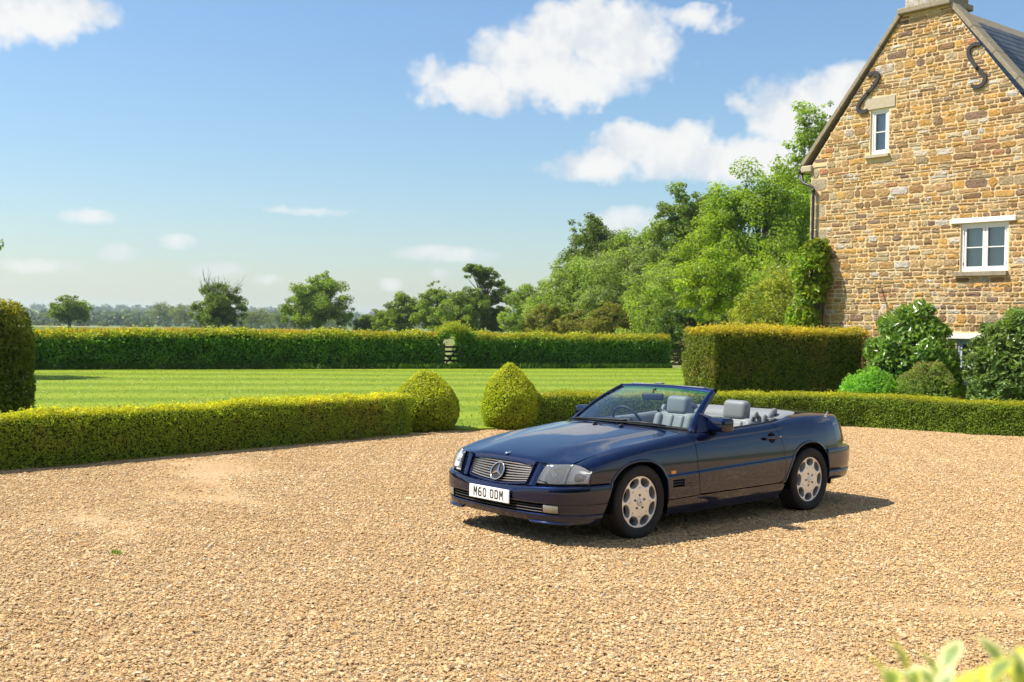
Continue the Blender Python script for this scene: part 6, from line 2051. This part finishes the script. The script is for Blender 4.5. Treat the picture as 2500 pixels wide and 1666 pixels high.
    for s in (1, -1):
        tube_obj('roll_bar_end', [(-2.12, s * .60, .86), (-2.17, s * .60, .93), (-2.24, s * .585, .972), (-2.33, s * .55, .975), (-2.40, s * .50, .95)], [.035, .038, .036, .032, .02], M['greytrim'], CAR, 10)
        box_obj('roof_catch', (-2.12, s * .69, .905), (.10, .05, .03), M['dash'], CAR, Matrix.Rotation(.3 * s, 3, 'Z'), .008, 1)
    box_obj('rear_bulkhead', (-2.22, 0, .66), (.04, 1.25, .46), M['greytrim'], CAR, Matrix.Rotation(-.2, 3, 'Y'), .01, 1)

    # wheels ----------------------------------------------------------------
    def wheel_meshes():
        R0 = .317
        prof = [(.220, .085), (.229, .097), (.242, .105), (.264, .109), (.285, .106), (.300, .100), (.309, .093), (.3145, .082), (.3165, .072)]
        for (w0, w1) in ((.062, .052), (.024, .014), (-.014, -.024), (-.052, -.062)):
            prof += [(R0, w0 + .001), (R0 - .008, w0 - .001), (R0 - .008, w1 + .001), (R0, w1 - .001)]
        prof += [(.3165, -.072), (.3145, -.082), (.309, -.093), (.300, -.100), (.285, -.106), (.262, -.109), (.242, -.106), (.220, -.09)]
        V, F = lathe_vf(prof, 72, 'y')
        V = np.array(V); ang = np.arctan2(V[:, 2], V[:, 0]); rad = np.hypot(V[:, 0], V[:, 2])
        # tread sipes
        k = (np.round(ang / (2 * math.pi / 72)).astype(int) % 2 == 0) & (rad > .3155) & (np.abs(V[:, 1]) > .03)
        sc = np.where(k, (rad - .004) / rad, 1.0); V[:, 0] *= sc; V[:, 2] *= sc
        tyre = mesh_np('tyre', V, F, True, M['rubber'])
        # rim: barrel with lip
        V, F = lathe_vf([(.150, -.02), (.196, -.085), (.206, -.085), (.222, -.098), (.206, -.088), (.196, -.05), (.190, .02), (.205, .074), (.209, .083), (.219, .095), (.2235, .098), (.2235, .092), (.212, .086)], 64, 'y')
        barrel = mesh_np('rim', V, F, True, M['alloy'])
        # face with eight holes
        V, F = [], []
        fy = lambda r: .083 + .004 * math.cos(r / .2 * 1.4) - .055 * max(0, (r - .2085)) ** 1.0
        r0, R1, rc = .112, .2085, .1625
        for k in range(8):
            t0 = 2 * math.pi * (k + .5) / 8
            n = 32
            hole, bound = [], []
            for i in range(n):
                p = 2 * math.pi * i / n
                # hole in (radial, tangential) coordinates, egg shaped
                er, et = .034 * math.cos(p), .0555 * math.sin(p) * (1 - .10 * math.cos(p) * -1)
                hole.append((rc + er, et))
                # ray to sector boundary
                cr, ct = math.cos(p), math.sin(p) * 1.35
                best = 9
                lo, hi = 0, .2
                for _ in range(30):
                    m_ = (lo + hi) / 2; x = rc + cr * m_; y = ct * m_; rr_ = math.hypot(x, y); an = abs(math.atan2(y, x))
                    if r0 < rr_ < R1 and an < math.pi / 8: lo = m_
                    else: hi = m_
                bound.append((rc + cr * lo, ct * lo))
            b0 = len(V)
            for lay in range(6):
                for i in range(n):
                    hx, ht = hole[i]; bx, bt = bound[i]
                    if lay == 0: x, y = hx * .97 + rc * .03, ht * .93; dpt = -.045
                    elif lay == 1: x, y = hx, ht; dpt = -.008
                    elif lay == 2: x, y = hx + (bx - hx) * .04, ht + (bt - ht) * .04; dpt = -.0015
                    elif lay == 3: x, y = hx + (bx - hx) * .12, ht + (bt - ht) * .12; dpt = 0
                    elif lay == 4: x, y = hx + (bx - hx) * .5, ht + (bt - ht) * .5; dpt = 0
                    else: x, y = bx, bt; dpt = 0
                    r_ = math.hypot(x, y); a = math.atan2(y, x) + t0
                    V.append((r_ * math.cos(a), fy(r_) + dpt, r_ * math.sin(a)))
            for lay in range(5):
                for i in range(n):
                    j = (i + 1) % n; F.append((b0 + lay * n + i, b0 + (lay + 1) * n + i, b0 + (lay + 1) * n + j, b0 + lay * n + j))
        b0 = len(V); V.append((0, fy(0), 0)); n = 64
        for ri in (.03, .07, .1125):
            for i in range(n): V.append((ri * math.cos(2 * math.pi * i / n), fy(ri), ri * math.sin(2 * math.pi * i / n)))
        for i in range(n): F.append((b0, b0 + 1 + i, b0 + 1 + (i + 1) % n))
        for l_ in range(2):
            for i in range(n): F.append((b0 + 1 + l_ * n + i, b0 + 1 + (l_ + 1) * n + i, b0 + 1 + (l_ + 1) * n + (i + 1) % n, b0 + 1 + l_ * n + (i + 1) % n))
        face = mesh_np('wheel_face', V, F, True, M['alloy'])
        bm = bmesh.new(); bm.from_mesh(face); bmesh.ops.recalc_face_normals(bm, faces=bm.faces); bm.to_mesh(face); bm.free()
        # brake disc
        V, F = lathe_vf([(.02, .0), (.145, .0), (.15, -.004), (.15, -.022), (.02, -.022)], 40, 'y')
        disc = mesh_np('brake_disc', V, F, True, simple('brake_iron', (.10, .095, .09), .5, metal=.6, noise=.3))
        V, F = lathe_vf([(.0001, .003), (.0085, .003), (.0092, 0), (.0125, -.001), (.0128, .0018), (.0132, -.002)], 12, 'y')
        bolt = mesh_np('wheel_bolt', V, F, True, simple('bolt_steel', (.07, .065, .06), .45, metal=.7, noise=.1))
        V, F = lathe_vf([(.0001, .008), (.026, .0075), (.032, .005), (.034, 0), (.034, -.004)], 28, 'y')
        cap = mesh_np('centre_cap', V, F, True, M['alloy'])
        V, F = [(0, .0115, 0)], []
        for k in range(3):
            a = math.pi / 2 + k * 2 * math.pi / 3
            V += [(.028 * math.cos(a), .009, .028 * math.sin(a)), (.005 * math.cos(a + math.pi / 3), .009, .005 * math.sin(a + math.pi / 3))]
        F = [(0, 1 + (i + 1) % 6, 1 + i) for i in range(6)]
        star = mesh_np('cap_star', V, F, False, M['chrome'])
        return tyre, barrel, face, disc, bolt, cap, star
    tyre, barrel, face, disc, bolt, cap, star = wheel_meshes()
    for (x, s, spin) in ((0, 1, .0), (-2.515, 1, .35), (0, -1, .2), (-2.515, -1, .6)):
        w = empty('wheel', (x, s * .768, .309)); w.parent = CAR; w.scale = (1, s, 1)
        link('tyre', tyre, w)
        rm = link('rim', barrel, w); rm.rotation_euler = (0, spin, 0); rm.scale = (1.062, 1, 1.062)
        fc = link('wheel_face', face, w); fc.rotation_euler = (0, spin, 0); fc.scale = (1.062, 1, 1.062)
        link('brake_disc', disc, w)
        for k in range(5):
            a = 2 * math.pi * k / 5 + .3 - spin
            b = link('wheel_bolt', bolt, w); b.location = (.0595 * math.cos(a), .0865, .0595 * math.sin(a))
        c = link('centre_cap', cap, w); c.location = (0, .086, 0); c.rotation_euler = (0, spin, 0)
        c = link('cap_star', star, w); c.location = (0, .0865, 0); c.rotation_euler = (0, spin, 0)


build_car()

# ------------------------------------------------------------------ variegated shrub close to the camera
def near_shrub():
    root = empty('variegated_shrub', (.50, 1.05, 0))
    r = np.random.default_rng(5)
    tips = []
    for k in range(46):
        tx = -.13 + .37 * (k + r.uniform(-.4, .4)) / 45
        tips.append((tx, r.uniform(-.07, .07), 1.458 + .016 * math.sin(k * 1.3) + r.uniform(-.012, .012) + .02 * min(1, (tx + .15) / .1)))
    V, F = [], []
    Ps, Ns, Ts, Ls, Ws, Cs = [], [], [], [], [], []
    for t in tips:
        t = np.array(t); b = np.array([t[0] * .2, t[1] * .2, 0])
        pth = [b, b * .5 + t * .5 + [r.normal(0, .03), r.normal(0, .03), -.05], t]
        v, f = tube_vf(pth, [.008, .006, .003], 6, False); k = len(V); V += list(v); F += [tuple(i + k for i in q) for q in f]
        for i in range(18):
            u = 1 - r.random() ** 1.6 * .42; p = np.array(pth[1]) * (1 - (u - .5) * 2) + t * (u - .5) * 2 if u > .5 else np.array(pth[1])
            a = i * 2.4 + r.normal(0, .3); up = .25 + .9 * max(0, u - .8) * 4
            d = np.array([math.cos(a), math.sin(a), up]); d /= np.linalg.norm(d)
            L = r.uniform(.030, .046)
            n = np.array([-math.cos(a) * up, -math.sin(a) * up, 1.0]) + r.normal(0, .25, 3)
            Ps.append(p + d * L * .55); Ns.append(n); Ts.append(d); Ls.append(L); Ws.append(L * r.uniform(.42, .55))
    # each leaf is a 14 triangle blade with a pale margin and a green middle
    LV, LF, LC = [], [], []
    for p, n, t, L, W in zip(Ps, Ns, Ts, Ls, Ws):
        n = n / np.linalg.norm(n); t = t - n * (t @ n); t /= np.linalg.norm(t); b = np.cross(n, t)
        kind = r.random()
        pale = np.array((.68, .69, .50)) * r.uniform(.85, 1.1) if kind < .75 else np.array((.62, .58, .16)) * r.uniform(.8, 1.1)
        mid = np.array((.17, .24, .09)) if kind < .88 else np.array((.42, .44, .06))
        k = len(LV)
        for (u, w, c) in ((-.5, 0, 0), (-.28, .72, 0), (-.28, 0, 1), (-.28, -.72, 0), (.05, 1, 0), (.05, .42, 1), (.05, -.42, 1), (.05, -1, 0), (.32, .66, 0), (.32, 0, 1), (.32, -.66, 0), (.5, 0, 0)):
            LV.append(p + t * u * L + b * w * W * .5 + n * (abs(w) * W * .16 - u * u * L * .35)); LC.append(mid if c else pale)
        for q in ((0, 1, 2), (0, 2, 3), (1, 4, 5), (1, 5, 2), (2, 5, 6), (2, 6, 3), (3, 6, 7), (4, 8, 5), (5, 8, 9), (5, 9, 6), (6, 9, 10), (6, 10, 7), (8, 11, 9), (9, 11, 10)):
            LF.append([i + k for i in q])
    f = link('foliage', mesh_np('foliage', np.array(LV), np.array(LF), True, M['leaf'], {'col': np.array(LC)}), root); f['kind'] = 'stuff'
    link('stems', mesh_np('stems', V, F, True, M['bark']), root)
    tag(root, 'blurred cream and green variegated shrub close in the bottom corner', 'shrub')


near_shrub()

def weed():
    n = 46; a = rng.uniform(0, 6.28, n); L = rng.uniform(.02, .055, n)
    P = np.c_[rng.normal(0, .035, n), rng.normal(0, .03, n), L * .35 + .004]
    me = leaf_mesh('gravel_weed', P, unit(sph(n) * [1, 1, .5]), np.c_[np.cos(a), np.sin(a), np.full(n, .8)], L, .010, pick([(.10, .17, .04), (.14, .20, .05)], n), M['leaf'], .1)
    o = link('gravel_weed', me); o.location = (-2.98, 8.62, 0)
    tag(o, 'tiny green weed growing in the open gravel', 'weed')


weed()

# ------------------------------------------------------------------ hazy air over the fields
def haze():
    x0, x1, y0, y1, z0, z1 = -4200, 4200, -150, 5200, -5.5, 62.0
    V = [(x0, y0, z0), (x1, y0, z0), (x1, y1, z0), (x0, y1, z0), (x0, y0, z1), (x1, y0, z1), (x1, y1, z1), (x0, y1, z1)]
    me = mesh_np('haze', V, [(3, 2, 1, 0), (4, 5, 6, 7), (0, 1, 5, 4), (1, 2, 6, 5), (2, 3, 7, 6), (3, 0, 4, 7)])
    m = bpy.data.materials.new('summer_haze'); m.use_nodes = True
    g = G(m.node_tree); g.n.clear(); o = g.node('ShaderNodeOutputMaterial'); pv = g.node('ShaderNodeVolumePrincipled')
    pv.inputs['Color'].default_value = (.72, .85, 1.0, 1); pv.inputs['Density'].default_value = .00015; pv.inputs['Anisotropy'].default_value = .3
    g.l.new(pv.outputs[0], o.inputs['Volume'])
    ob = link('haze', me, None, m)
    tag(ob, 'thin summer haze over the far fields', 'haze', kind='stuff')


if HAZE:
    haze()
